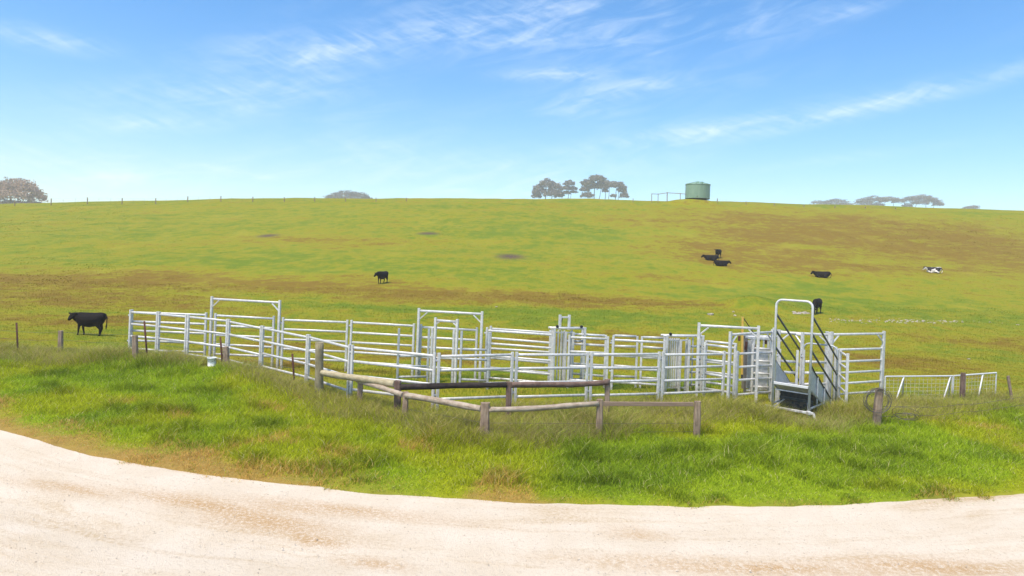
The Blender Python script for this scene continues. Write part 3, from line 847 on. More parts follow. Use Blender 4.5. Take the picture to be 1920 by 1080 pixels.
# ------------------------------------------------------------------ wire fence along the verge, left of and in front of the yard
e = thing('wire_fence', 'sagging wire fence of rusty pickets and grey wooden posts left of the yard', 'wire fence', atz(112, 665))
def picket(parent, px, ty, fy, lean):
    f = atz(px, fy, 0); f.z = Tz(f.x, f.y); t_ = aty(px + lean, ty, f.y)
    m, L = frame_x(f - (t_ - f).normalized() * .2, t_, (0, 1, 0))
    prof = []
    for k in range(3):
        a = 2 * math.pi * k / 3
        prof += [(.036 * math.cos(a - .12), .036 * math.sin(a - .12)), (.036 * math.cos(a + .12), .036 * math.sin(a + .12)), (.010 * math.cos(a + math.pi / 3), .010 * math.sin(a + math.pi / 3))]
    child('picket', PR('star_picket', prof, 'rusty'), parent, m @ Matrix.Diagonal((L, 1, 1, 1)))
    return f, t_
wp = []
wp.append(picket(e, 34, 605, 664, -3))
wp.append(post_at(e, 113, 620, 664, .085, 'post_wood', 41, 1))
wp.append(post_at(e, 253, 629, 694, .09, 'post_wood', 42, 0))
wp.append(picket(e, 275.5, 602, 694, -5))
wp.append(post_at(e, 425, 650, 707, .095, 'post_wood', 43, -2))
wp.append(picket(e, 417, 632, 707, -4))
wp.append(picket(e, 552, 663, 728, -4))
left = Vector((wp[0][0].x - 6, wp[0][0].y + 2, wp[0][0].z))
line = [(left, None)] + [wp[i] for i in (0, 1, 2, 3, 5, 6)] + [fp2[598]]
for hh in (.95, .62, .3):
    pts = []
    for f, _ in line:
        z = f.z + min(hh, .95)
        if pts:
            a = pts[-1]; mid = (a + Vector((f.x, f.y, z))) / 2; mid.z -= .05; pts.append(mid)
        pts.append(Vector((f.x, f.y - .05, z)))
    swept('wire', e, pts, .0045, 'wire', 5)

# bucket
bp = atz(396, 707); bp.z = Tz(bp.x, bp.y)
e = thing('bucket', 'white plastic bucket standing in grass before the yard panels', 'bucket', bp)
prof = [(.0, .26), (.135, .26), (.135, .26), (.15, .56), (.165, .565), (.165, .60), (.15, .60), (.148, .59), (.12, .28), (0, .28)]
V = []; Fc = []; n = 20
for r, z in prof:
    for k in range(n):
        a = 2 * math.pi * k / n; V.append((r * math.cos(a), r * math.sin(a), (z - .26) * .9))
for i in range(len(prof) - 1):
    for k in range(n): Fc.append((i * n + k, i * n + (k + 1) % n, (i + 1) * n + (k + 1) % n, (i + 1) * n + k))
zb = max(Tz(bp.x, bp.y), aty(396, 684.5, bp.y).z - .03)
pail = child('pail', pymesh('pail', V, Fc, 'bucket'), e, Matrix.Translation((bp.x, bp.y, zb)))
pts = [Vector((bp.x + .16 * math.cos(a), bp.y - .16 * abs(math.sin(a)) * .9 - .01, zb + .27 - .10 * math.sin(a))) for a in np.linspace(0, math.pi, 11)]
swept('handle', pail, pts, .005, 'wire', 5)
e.location.z = zb

# ------------------------------------------------------------------ mesh gates, posts and wire coils on the right
def mesh_gate(label, A, B, zA, zB, legs, nvert, side):
    e = thing('mesh_gate', label, 'gate', ((A.x + B.x) / 2, (A.y + B.y) / 2, 0), 'low mesh gates right of the yard')
    Z = Vector((0, 0, 1)); u = (B - A); L = u.length; u.normalize(); n = Vector((u.y, -u.x, 0))
    pipe('top_pipe', e, A + Z * zA, B + Z * zB, .030, 'white_pipe')
    pipe('bottom_pipe', e, A + Z * .10, B + Z * .10, .022, 'white_pipe')
    pipe('stile', e, A + Z * .05, A + Z * zA, .026, 'white_pipe')
    pipe('stile', e, B + Z * .05, B + Z * zB, .026, 'white_pipe')
    for k in range(1, 6):
        f = k / 6
        pipe('wire', e, A + Z * (.1 + (zA - .1) * f), B + Z * (.1 + (zB - .1) * f), .005, 'lightwire')
    for k in range(1, nvert):
        f = k / nvert; q = A + (B - A) * f
        pipe('wire', e, q + Z * .1, q + Z * (zA + (zB - zA) * f), .005, 'lightwire')
    for f in legs:
        q = A + (B - A) * f + Z * (zA + (zB - zA) * f - .02)
        g0 = A + (B - A) * f - u * .62 + n * .25; g1 = A + (B - A) * f + u * .32 - n * .35
        pipe('leg', e, q, Vector((g0.x, g0.y, Tz(g0.x, g0.y) - .05)), .028, 'white_pipe')
        pipe('leg', e, q, Vector((g1.x, g1.y, Tz(g1.x, g1.y) - .05)), .02, 'galv_dull')
gA = atz(1660, 706, .92); gB = atz(1786, 705, .92); gC = atz(1868, 699, .98)
for g in (gA, gB, gC): g.z = 0
mesh_gate('white pipe mesh gate joined to the right end of the yard', gA, gB, .92, .92, (.27, .97), 16, 1)
mesh_gate('shorter white pipe mesh gate leaning uphill past the grey post', gB + Vector((.06, 0.03, 0)), gC, .92, .98, (.68,), 14, 1)
e = thing('wooden_post', 'reddish grey wooden post in front of the mesh gates', 'post', atz(1804, 752), 'single wooden posts right of the yard')
post_at(e, 1804, 699, 756, .075, 'log_brown', 61, 2)
e = thing('wooden_post', 'thin wooden post leaning left at the far right end', 'post', atz(1898, 755), 'single wooden posts right of the yard')
post_at(e, 1899, 705, 757, .045, 'post_wood', 62, -9)
e = thing('wooden_post', 'grey wooden post wrapped in coiled wire beside the ramp', 'post', atz(1644, 796), 'single wooden posts right of the yard')
cf, ct = post_at(e, 1643, 728, 800, .105, 'post_wood', 63, 6)
def coil(label, c, ax, r, turns, squash, parent_name='wire_coil'):
    e = thing(parent_name, label, 'wire coil', c, 'coils of old fence wire')
    rnd = random.Random(int(c.x * 10)); ax = Vector(ax).normalized(); a = ax.orthogonal().normalized(); b = ax.cross(a)
    if abs(a.z) > abs(b.z): a, b = b, a
    for k in range(turns):
        o = c + ax * rnd.uniform(-.06, .06) + a * rnd.uniform(-.05, .05) + b * rnd.uniform(-.05, .05)
        rr = r * rnd.uniform(.78, 1.12); tl = rnd.uniform(-.25, .25)
        pts = [o + a * rr * math.cos(t_) + b * rr * squash * math.sin(t_) + ax * tl * rr * math.cos(t_ + k) for t_ in np.linspace(0, 2 * math.pi, 25)[:-1]]
        swept('wire_loop', e, pts, .0065, 'wire', 5, True)
    return e
coil('tangled wire coil hanging on the grey post', aty(1646, 752, cf.y - .12), (.15, 1, .05), .36, 7, 1.0)
coil('loose flattened wire coil lying in the grass right of the coil post', aty(1697, 779, cf.y + .3), (.2, .6, 1), .36, 5, .9)
e = thing('wire_fence', 'low sagging wire strands running right from the coil post', 'wire fence', cf)
for hh, sag in ((.62, .30), (.30, .18)):
    pts = []
    for f in np.linspace(0, 1, 14):
        x = cf.x + f * 7.5; y = cf.y + f * 3.0
        pts.append(Vector((x, y, Tz(x, y) + hh + .12 * f - sag * 4 * f * (1 - f) * .6)))
    swept('wire', e, pts, .0055, 'wire', 5)

# ------------------------------------------------------------------ cattle
def cow(label, pos, heading, size, pose, head_turn, mat, group, gait=0.0, head_z=None, tag=False):
    """heading: degrees the animal faces, 0 = +X (right), 90 = away from the camera"""
    B = []                                    # (centre, radii)
    def chain(pts, steps=7):
        for (p, r), (q, s) in zip(pts[:-1], pts[1:]):
            for i in range(steps):
                f = i / steps
                B.append((tuple(a + (b - a) * f for a, b in zip(p, q)), tuple(a + (b - a) * f for a, b in zip(r, s))))
        B.append(pts[-1])
    lie = pose == 'lie'
    dz = -.56 if lie else 0.0
    tor = [((-.80, 0, 1.08 + dz), (.14, .22, .23)), ((-.62, 0, .99 + dz), (.2, .31, .34)), ((-.32, 0, .91 + dz), (.22, .34, .395)), ((0, 0, .88 + dz), (.22, .36, .42)),
           ((.30, 0, .90 + dz), (.2, .31, .40)), ((.54, 0, .95 + dz), (.18, .24, .35))]
    chain(tor)
    ht = R(head_turn)
    if pose == 'graze':
        chain([((.52, 0, 1.0), (.17, .19, .26)), ((.80, .02, .82), (.13, .12, .19)), ((1.0, .04, .52), (.11, .10, .14)), ((1.08, .05, .34), (.11, .11, .12))])
        hp = Vector((1.08, .05, .36)); hd = Vector((.35 * math.cos(ht), .35 * math.sin(ht), -.93)).normalized()
    else:
        hz = (1.20 if head_z is None else head_z) + dz
        kx = .96 if abs(head_turn) < 60 else .82
        hp = Vector((kx + .05 * math.cos(ht), .16 * math.sin(ht), hz)); hd = Vector((math.cos(ht), math.sin(ht), -1.05)).normalized()
        chain([((.52, 0, .96 + dz), (.17, .21, .33)), ((.74, .05 * math.sin(ht), 1.04 + dz), (.14, .16, .25)), (tuple(hp), (.13, .13, .14))])
    m0 = hp + hd * .17; m1 = hp + hd * .31
    chain([(tuple(hp), (.135, .13, .14)), (tuple(m0), (.115, .112, .115)), (tuple(m1), (.092, .092, .085))])
    side = Vector((-math.sin(ht), math.cos(ht), 0))
    for s in (-1, 1):
        e0 = hp + side * .09 * s + Vector((0, 0, .06)) - hd * .02; e1 = e0 + side * .20 * s + Vector((0, 0, .02))
        chain([(tuple(e0), (.035, .035, .035)), (tuple((e0 + e1) / 2), (.05, .05, .06)), (tuple(e1), (.028, .028, .028))], 4)
    g = gait
    if lie:
        for s in (-1, 1):
            chain([((.42, .20 * s, .34), (.13, .10, .16)), ((.60, .27 * s, .14), (.09, .08, .09)), ((.40, .30 * s, .07), (.06, .05, .05)), ((.26, .30 * s, .06), (.05, .05, .045))], 5)
            chain([((-.48, .24 * s, .34), (.22, .14, .24)), ((-.20, .36 * s, .16), (.12, .09, .12)), ((-.46, .40 * s, .08), (.07, .06, .06)), ((-.22, .42 * s, .06), (.05, .05, .045))], 5)
        chain([((-.4, 0, .25), (.2, .3, .22)), ((.3, 0, .25), (.2, .27, .2))])
    else:
        for s in (-1, 1):
            o = g * s
            chain([((.42, .14 * s, .84), (.13, .11, .2)), ((.43 + o * .1, .15 * s, .60), (.085, .075, .1)), ((.44 + o * .22, .15 * s, .38), (.06, .058, .065)), ((.42 + o * .42, .15 * s, .14), (.045, .043, .05)), ((.44 + o * .48, .15 * s, .045), (.058, .05, .045))], 6)
            o = -g * s * .9
            chain([((-.62, .15 * s, .92), (.19, .13, .24)), ((-.54 + o * .1, .17 * s, .66), (.13, .10, .14)), ((-.68 + o * .25, .16 * s, .42), (.065, .06, .08)), ((-.63 + o * .42, .16 * s, .16), (.046, .044, .05)), ((-.61 + o * .48, .16 * s, .045), (.058, .05, .045))], 6)
    bm = bmesh.new()
    for c, r in B:
        bmesh.ops.create_icosphere(bm, subdivisions=2, radius=1.0, matrix=Matrix.Translation(c) @ Matrix.Diagonal((*r, 1)))
    me = bpy.data.meshes.new('body'); bm.to_mesh(me); bm.free()
    tmp = bpy.data.objects.new('tmp', me); COL.objects.link(tmp)
    rm = tmp.modifiers.new('r', 'REMESH'); rm.mode = 'VOXEL'; rm.voxel_size = .03
    sm = tmp.modifiers.new('s', 'SMOOTH'); sm.factor = .5; sm.iterations = 3
    dg = bpy.context.evaluated_depsgraph_get()
    body = bpy.data.meshes.new_from_object(tmp.evaluated_get(dg))
    bpy.data.objects.remove(tmp); bpy.data.meshes.remove(me)
    for p in body.polygons: p.use_smooth = True
    body.materials.clear(); body.materials.append(M[mat])
    e = thing('cow', label, 'cow', pos, group)
    e.rotation_euler = (0, 0, R(heading))
    W = Matrix.Translation(pos) @ Matrix.Rotation(R(heading), 4, 'Z')
    child('body', body, e, W @ Matrix.Scale(size, 4))
    tb = Vector((-.93, 0, 1.16 + dz))
    if lie: tp = [tb, tb + Vector((-.06, .04, -.15)), tb + Vector((-.04, .12, -.40)), tb + Vector((.10, .25, -.54))]
    else: tp = [tb, tb + Vector((-.07, .01, -.12)), tb + Vector((-.07, .02, -.45)), tb + Vector((-.05, .02, -.62)), tb + Vector((-.04, .02, -.78))]
    V, Fc = sweep(tp, [.035, .03, .022, .04, .012][:len(tp)], 8)
    child('tail', pymesh('tail', V, Fc, mat if mat == 'hide' else 'hide_pied'), e, W @ Matrix.Scale(size, 4))
    return e
GCW = 'cattle grazing on the hillside'
def cpos(px, py):
    h_ = hit(px, py); return Vector((h_.x, h_.y, h_.z - .02))
cow('black cow standing side-on left of the yard, looking at the road', cpos(166, 629), 180, .90, 'stand', 78, 'hide', GCW, .17, 1.14)
cow('black calf walking left on the brown band of hillside', cpos(716, 532), 246, .93, 'stand', -14, 'hide', GCW, .14, 1.02)
cow('black cow grazing with head down behind the ramp arch', cpos(1531, 588), 232, .96, 'graze', 0, 'hide', GCW, .08)
def farcow(label, px, py, heading, width_px, *a, **k):
    p = cpos(px, py); cow(label, p, heading, *a, **k)
farcow('black cow standing behind two lying ones on the hillside', 1346, 484, 235, 0, .95, 'stand', 20, 'hide', GCW, .06, 1.12)
farcow('black cow lying down on the left, beside the standing one', 1333, 488.5, 172, 0, 1.0, 'lie', 10, 'hide', GCW)
farcow('black cow lying with head to the right, below the standing one', 1352, 499, 8, 0, 1.0, 'lie', -15, 'hide', GCW)
farcow('black cow lying alone between the trio and the pied one', 1541, 520.5, 168, 0, 1.0, 'lie', 20, 'hide', GCW)
farcow('black and white cow lying on the right of the hillside', 1750, 511.5, 170, 0, 1.0, 'lie', 20, 'hide_pied', GCW)

# ------------------------------------------------------------------ stones
def stone_mesh(seed):
    rnd = random.Random(seed); bm = bmesh.new()
    bmesh.ops.create_icosphere(bm, subdivisions=2, radius=1.0)
    s = (rnd.uniform(.9, 1.5), rnd.uniform(.7, 1.1), rnd.uniform(.4, .7)); ph = [rnd.uniform(0, 6) for _ in range(3)]
    for v in bm.verts:
        k = 1 + .18 * math.sin(3 * v.co.x + ph[0]) + .15 * math.sin(4 * v.co.y + ph[1]) + .12 * math.sin(5 * v.co.z + ph[2]) + rnd.uniform(-.07, .07)
        v.co = Vector((v.co.x * s[0], v.co.y * s[1], v.co.z * s[2])) * k
    me = bpy.data.meshes.new('stone'); bm.to_mesh(me); bm.free(); me.materials.append(M['stone']); return me
SM = [stone_mesh(i) for i in range(6)]
rs = random.Random(5)
def stone(px, py, r, label, group):
    p = hit(px, py); o = bpy.data.objects.new('stone', rs.choice(SM)); COL.objects.link(o)
    o.location = p + Vector((0, 0, r * .15)); o.scale = (r, r, r * rs.uniform(.7, 1.1)); o.rotation_euler = (0, 0, rs.uniform(0, 6.28))
    o['label'] = label; o['category'] = 'stone'; o['group'] = group
def rubble(name, label, spots):
    V = []; Fc = []
    for px, py, r in spots:
        p = hit(px, py); me = rs.choice(SM); a_ = rs.uniform(0, 6.28); o = len(V); ca, sa = math.cos(a_) * r, math.sin(a_) * r
        for v in me.vertices:
            x, y, z = v.co; V.append((p.x + x * ca - y * sa, p.y + x * sa + y * ca, p.z + z * r + r * .1))
        Fc += [tuple(o + i for i in f.vertices) for f in me.polygons]
    o = add_obj(name, pymesh(name, V, Fc, 'stone', False)); o['kind'] = 'stuff'; o['label'] = label
rubble('limestone_rubble', 'small heap of pale limestone rubble by the grazing cow', [(rs.uniform(1488, 1516), rs.gauss(587.5, 1.2), rs.uniform(.05, .13)) for k in range(40)])
sp = []
for k in range(230):
    px = rs.choice((rs.uniform(1555, 1650), rs.uniform(1660, 1730), rs.uniform(1690, 1800), rs.uniform(1560, 1912)))
    sp.append((px, 601 + (px - 1560) * .011 + rs.gauss(0, 2.2), .025 + .075 * rs.random() ** 3))
rubble('limestone_rubble', 'long scatter of pale limestone rubble beyond the right end gate', sp)
stone(1332, 590.5, .20, 'single pale stone left of the grassy mound', 'stones by the mound')
stone(1375, 585.5, .13, 'upper of two pale stones on the grassy mound', 'stones by the mound')
stone(1378, 592.5, .14, 'lower of two pale stones on the grassy mound', 'stones by the mound')
stone(930.5, 576, .09, 'small white stone alone in the green paddock behind the yard', 'single stones')
stone(1817, 674, .09, 'small pale stone in the grass above the mesh gates', 'single stones')

# ------------------------------------------------------------------ water tank and crest fences
def tank():
    D = 150.0
    base = aty(1307.5, 373.2, D); Rr, H = 2.62, 3.12
    e = thing('water_tank', 'round green steel water tank with pale conical roof on the hill crest', 'water tank', base)
    def lathe(name, prof, mat, n=56):
        V = []; Fc = []
        for r, z in prof:
            for k in range(n):
                t_ = 2 * math.pi * k / n; V.append((r * math.cos(t_), r * math.sin(t_), z))
        for i in range(len(prof) - 1):
            for k in range(n): Fc.append((i * n + k, i * n + (k + 1) % n, (i + 1) * n + (k + 1) % n, (i + 1) * n + k))
        return child(name, pymesh(name, V, Fc, mat), e, Matrix.Translation(base))
    prof = [(Rr + (.025 if i % 2 else 0), i * H / 42) for i in range(43)]
    lathe('wall', prof, 'tank')
    lathe('rim', [(Rr + .02, H - .1), (Rr + .09, H - .08), (Rr + .09, H + .02), (Rr + .02, H + .03)], 'tank')
    roof = lathe('roof', [(Rr + .05, H + .02), (Rr * .6, H + .30), (Rr * .2, H + .56), (.02, H + .66)], 'tank_roof')
    for k in range(12):
        t_ = 2 * math.pi * k / 12 + .1
        d = Vector((math.cos(t_), math.sin(t_), 0))
        pipe('rafter', roof, base + d * (Rr + .12) + Vector((0, 0, H + .06)), base + d * .1 + Vector((0, 0, H + .76)), .05, 'tank')
    for t_ in (-1.9, -1.2):
        d = Vector((math.cos(t_), math.sin(t_), 0))
        sq('hatch', roof, base + d * Rr * .55 + Vector((0, 0, H + .36)), base + d * Rr * .55 + Vector((0, 0, H + .56)), 'tank_roof', .28, .28, (0, 1, 0))
    pipe('outlet', e, base + Vector((-.8, -Rr - .02, .3)), base + Vector((-.8, -Rr - .45, .25)), .06, 'black')
    return base
tb = tank()
def crest(px, dy=0.):
    D = 149.5
    best = None
    a, b = ray(px, 375)
    return Vector((a * D, D, Tz(a * D, D)))
e = thing('yard_rail', 'low timber post and rail beside the water tank', 'rail fence', crest(1250))
tp_ = []
for px, ty in ((1222, 362.5), (1234, 363), (1251, 360.5), (1275.5, 362)):
    c = crest(px); t_ = aty(px, ty, c.y); tp_.append(t_)
    sq('post', e, c - Vector((0, 0, .3)), t_, 'post_wood', .085 if px == 1251 else .06, .06)
for a, b in zip(tp_[:-1], tp_[1:]): sq('rail', e, a - Vector((0, .07, .12)), b - Vector((0, .07, .12)), 'post_wood', .04, .06, (0, 0, 1))
sq('rail', e, tp_[-1] - Vector((0, .07, .12)), tp_[-1] + Vector((1.3, -.07, -.2)), 'post_wood', .04, .06, (0, 0, 1))
def crest_fence(label, pxs, hpx, thin):
    e = thing('wire_fence', label, 'wire fence', crest(pxs[0]))
    tops_ = []
    for i, px in enumerate(pxs):
        c = crest(px); h = hpx(i) * c.y / F
        sq('post', e, c - Vector((0, 0, .3)), c + Vector((0, 0, h)), 'post_wood', .075, .075)
        tops_.append((c, h))
        if thin and i < len(pxs) - 1:
            n_ = crest(pxs[i + 1])
            for f in (.33, .67):
                q = c + (n_ - c) * f; q.z = Tz(q.x, q.y)
                pipe('dropper', e, q, q + Vector((0, 0, h * .92)), .012, 'wire')
    for f in (.95, .65, .35):
        swept('wire', e, [c + Vector((0, 0, h * f)) for c, h in tops_], .006, 'wire', 5)
crest_fence('thin wire fence on slim posts along the hill crest, left half', [-40, 28, 96, 164, 229, 292, 352, 414, 474, 533, 590, 648, 705, 762], lambda i: 12.5 - .55 * max(0, i - 3), True)
crest_fence('thin wire fence along the hill crest right of the water tank', [1345, 1399, 1452, 1508, 1566, 1623, 1680], lambda i: (8, 6, 5, 5, 5, 4, 3)[i], False)
e = thing('fence_post', 'lone slim post on the crest between trees and tank rail', 'post', crest(1187))
c = crest(1187); sq('stake', e, c - Vector((0, 0, .2)), c + Vector((0, 0, .85)), 'post_wood', .06, .06); sq('cap', e, c + Vector((0, 0, .85)), c + Vector((0, 0, .9)), 'post_wood', .05, .05)

# ------------------------------------------------------------------ far trees
t = NT('hazed_foliage')
M['leaf'] = t.bsdf(t.mix(t.noise(t.pos(), .35, 3), (.14, .115, .09), (.22, .18, .145)), .8, 0, None, .2)  # leaves paled and greyed: part of the distance haze is in their colour
t = NT('brown_green_foliage')
M['leaf_gum'] = t.bsdf(t.mix(t.noise(t.pos(), .3, 3), (.36, .22, .14), (.48, .33, .22)), .8, 0, None, .2)
t = NT('bark')
M['bark'] = t.bsdf(t.mix(t.noise(t.pos((1, 1, .2)), 2, 4), (.07, .055, .045), (.16, .13, .11)), .9, 0, None, .2)
def tree(label, px, dist, lobes, trunks, leaf, n_leaf, group, leafsize=.55):
    """lobes: (dx_px, top-above-crest px, rx_px, ry_px) in photo pixels at the tree's distance"""
    a, b = ray(px, 375); k = dist / F
    x0, y0 = a * dist, dist; z0 = Tz(x0, y0)
    crest_y = float(np.interp(px, [0, 300, 600, 960, 1300, 1500, 1700, 1920], [381, 376, 372, 371, 374, 380, 387, 394]))
    zs = aty(px, crest_y, dist).z             # height at which the hill crest hides the tree
    e = thing('tree', label, 'tree', (x0, y0, z0), group)
    rnd = np.random.default_rng(int(px)); C = []
    for dx, up, rx_, rz_ in lobes:
        C.append((x0 + dx * k, y0 + rnd.normal() * rx_ * k * .4, zs + up * k, rx_ * k, rx_ * k * .9, rz_ * k))
    pts = []; tot = sum(c[3] * c[5] for c in C)
    for c in C:
        m = int(n_leaf * c[3] * c[5] / tot); d = rnd.normal(size=(m, 3)); d /= np.linalg.norm(d, axis=1)[:, None]
        d[:, 2] = np.where(d[:, 2] < -.35, -d[:, 2] * .4, d[:, 2])
        r = rnd.uniform(.55, 1.03, m) ** .6
        clump = 1 + .22 * np.sin(d[:, 0] * 6 + c[0]) * np.sin(d[:, 2] * 7 + c[1]) + .12 * np.sin(d[:, 1] * 11)
        pts.append(np.array(c[:3]) + d * np.array(c[3:]) * (r * clump)[:, None])
    Pp = np.concatenate(pts); m = len(Pp)
    q1 = rnd.normal(size=(m, 3)); q1 /= np.linalg.norm(q1, axis=1)[:, None]
    q2 = np.cross(q1, rnd.normal(size=(m, 3))); q2 /= np.linalg.norm(q2, axis=1)[:, None]
    s = (leafsize * rnd.uniform(.6, 1.4, m))[:, None]
    V = np.stack([Pp - q1 * s, Pp + q2 * s * .6, Pp + q1 * s, Pp - q2 * s * .6], 1).reshape(-1, 3) - np.array([x0, y0, z0])
    me = new_mesh('crown', V, np.arange(m * 4).reshape(-1, 4)); me.materials.append(M[leaf])
    child('crown', me, e, Matrix.Translation((x0, y0, z0)))
    for dx, ux, up, r in trunks:
        p0 = Vector((x0 + dx * k, y0, z0 - .3)); p1 = Vector((x0 + ux * k, y0, zs + up * k))
        mid = (p0 + p1) / 2 + Vector((rnd.normal() * r * .8, 0, 0))
        swept('trunk', e, [p0, p0.lerp(mid, .5), mid, mid.lerp(p1, .5), p1], [r * 1.3, r, r * .85, r * .65, r * .35], 'bark', 7)
TD = 700
TG = 'hazy trees beyond the crest'
tree('big pale brown tree at the left edge beyond the crest', 32, 480, [(-30, 22, 26, 18), (-5, 28, 30, 18), (18, 22, 22, 17), (34, 10, 17, 14), (-38, 8, 18, 12), (8, 10, 30, 13), (-20, -2, 30, 8), (24, -2, 26, 7)], [(-14, -10, 24, .5), (2, 0, 22, .4), (-32, -34, 18, .4), (22, 22, 14, .35)], 'leaf_gum', 14000, TG, .6)
tree('low rounded hazy bush on the crest left of centre', 655, 820, [(-26, 0, 16, 7), (-6, 5, 22, 9), (16, 5, 20, 8), (30, 0, 12, 6), (0, -4, 36, 6)], [(-4, -4, 6, .4)], 'leaf', 7072, TG, .62)
tree('broad dark hazy tree, leftmost of the crest clump', 1028, TD, [(-18, 12, 13, 12), (-3, 24, 16, 12), (12, 18, 14, 12), (-22, 3, 9, 8), (6, 6, 16, 9), (20, 6, 9, 9)], [(-6, -4, 22, .5), (6, 8, 20, .4)], 'leaf', 12512, TG, .62)
tree('slim hazy tree between the two broader ones on the crest', 1066, TD + 20, [(0, 27, 10, 7), (-4, 18, 10, 6), (6, 18, 10, 5), (-4, 10, 8, 5), (9, 12, 8, 3)], [(-1, 0, 25, .35), (3, 5, 18, .25)], 'leaf', 4624, TG, .62)
tree('tallest hazy tree of the crest clump, with a domed top', 1115, TD - 20, [(2, 35, 15, 8), (-13, 27, 14, 8), (14, 28, 13, 7), (-19, 16, 9, 8), (-15, 4, 12, 7), (-3, 21, 12, 6)], [(-1, 0, 32, .5), (6, 12, 26, .35), (-12, -14, 20, .3)], 'leaf', 10608, TG, .62)
tree('open hazy tree with bare stems, third of the crest clump', 1138, TD + 30, [(0, 27, 13, 7), (-7, 20, 9, 6), (8, 24, 10, 6), (-4, 14, 6, 5)], [(-4, -3, 24, .4), (3, 4, 24, .35)], 'leaf', 4352, TG, .62)
tree('drooping hazy tree at the right end of the crest clump', 1158, TD, [(-2, 24, 13, 8), (8, 16, 9, 10), (11, 5, 8, 8), (-9, 4, 6, 4)], [(-5, -3, 22, .4), (1, 2, 20, .3)], 'leaf', 5984, TG, .62)
tree('faint low bush right of the tank on the far crest', 1560, 850, [(-22, 1, 16, 4), (4, 3, 20, 5), (28, 0, 14, 4), (2, -4, 38, 5)], [(0, 0, 3, .4)], 'leaf', 4080, TG, .62)
tree('faint wide flat-topped hazy tree on the right skyline', 1648, 860, [(-30, 4, 16, 7), (-6, 9, 22, 8), (18, 10, 20, 7), (36, 8, 12, 6), (-28, -3, 16, 5), (-4, -1, 14, 6)], [(-14, -12, 8, .5), (10, 10, 8, .4), (26, 28, 8, .35)], 'leaf', 8160, TG, .62)
tree('faint domed hazy tree, right of the flat-topped one', 1730, 840, [(-22, 12, 16, 7), (0, 15, 20, 7), (20, 11, 16, 7), (28, 5, 10, 6), (-8, 6, 16, 5), (-24, 0, 10, 6)], [(-14, -10, 10, .4), (8, 6, 10, .4), (22, 20, 8, .3)], 'leaf', 8160, TG, .62)
tree('small faint bush at the far right of the skyline', 1822, 860, [(-4, 1, 9, 3), (5, 2, 9, 4), (0, -3, 14, 4)], [(0, 0, 2, .3)], 'leaf', 1632, TG, .62)

# ------------------------------------------------------------------ grass
yb = [atz(244.5, 580.2, 2.03), atz(397, 586, 2.03), atz(651, 600, 2.03), atz(912, 613.5, 2.03), atz(1145, 631, 1.95), atz(1383, 644, 1.95), atz(1657, 653, 1.95)]
ybx = np.array([-60] + [p.x for p in yb] + [30]); yby = np.array([36.0] + [p.y for p in yb] + [28])
def make_grass(name, label, X, Y, h, w, C, lean, segs, curve=.5):
    n = len(X); Z = T(X, Y) - .02
    rg = np.random.default_rng(len(X))
    az_ = rg.uniform(0, 2 * np.pi, n); faz = rg.uniform(0, 2 * np.pi, n)
    ux, uy = np.cos(faz) * w / 2, np.sin(faz) * w / 2
    lx, ly = np.cos(az_) * lean * h + .10 * h, np.sin(az_) * lean * h - .03 * h
    b = np.stack([X, Y, Z], 1); u = np.stack([ux, uy, 0 * ux], 1)
    if segs == 1:
        tip = b + np.stack([lx, ly, h], 1)
        V = np.stack([b - u, b + u, tip], 1).reshape(-1, 3)
        Fc = np.arange(3 * n).reshape(-1, 3); k = 3
    else:
        mid = b + np.stack([lx * .35, ly * .35, h * .58], 1); tip = b + np.stack([lx * 1.15, ly * 1.15, h * .95], 1)
        V = np.stack([b - u, b + u, mid + u * .8, mid - u * .8, tip], 1).reshape(-1, 3)
        i0 = np.arange(n) * 5; k = 5
        Fc = np.concatenate([np.stack([i0, i0 + 1, i0 + 2], 1), np.stack([i0, i0 + 2, i0 + 3], 1), np.stack([i0 + 3, i0 + 2, i0 + 4], 1)], 0)
    me = new_mesh(name, V, Fc)
    set_col(me, 'blade', np.repeat(C, k, 0))
    o = add_obj(name, me, M['blade']); o['kind'] = 'stuff'; o['label'] = label
    return o
def scatter(n, y0, y1, p=1.0):
    """points thicker towards the camera, inside a wedge wider than the view"""
    rg = np.random.default_rng(n)
    f = rg.random(n); y = (y0 ** p + f * (y1 ** p - y0 ** p)) ** (1 / p)
    x = rg.uniform(-.86, .86, n) * y
    return x, y, rg

# long grass of the verge
X, Y, rg = scatter(520000, 12.5, 28.5, 1.1)
e_, yf, cl_, cl2, cl3, dry, thatch = verge(X, Y)
rag = (fbm(X * 1.3, Y * 1.3) - .5) * .9
keep = ((e_ > .0 + rag * .45) | ((e_ > -.75) & (X < -6) & (cl3 > .60)) | ((e_ > -.45) & (cl3 > .66))) & (Y < yf + .35 + 1.2 * sst(-X, 10, 15) + (fbm(X * .8 + 3, Y * .8) - .5) * 1.2)
def cut(*a): return [v[keep] for v in a]
keep &= ((X - bp.x) ** 2 + ((Y - bp.y + .2) / 1.3) ** 2) > .10
X, Y, e_, yf, cl_, cl2, cl3, dry, thatch = cut(X, Y, e_, yf, cl_, cl2, cl3, dry, thatch); n = len(X)
clump = sst(fbm(X * 1.1 + 31, Y * 1.1 + 77, 3), .56, .74)          # rank tussocks
h = .06 + .10 * cl_ + .18 * clump + .20 * dry * (.4 + cl3) + .05 * sst(e_, 1, 3)
h = h * (.45 + .55 * sst(e_, -.1, 1.3)) * (1 - .2 * thatch) * rg.uniform(.55, 1.3, n)
C = verge_green(cl_, cl2, cl3, rg.normal(0, .3, n)) * (1 - .25 * clump)[:, None] * rg.uniform(.45, 1.4, n)[:, None]
isdry = rg.random(n) < np.clip(dry * .66 + (cl3 - .5) * .5 * dry, 0, .85)
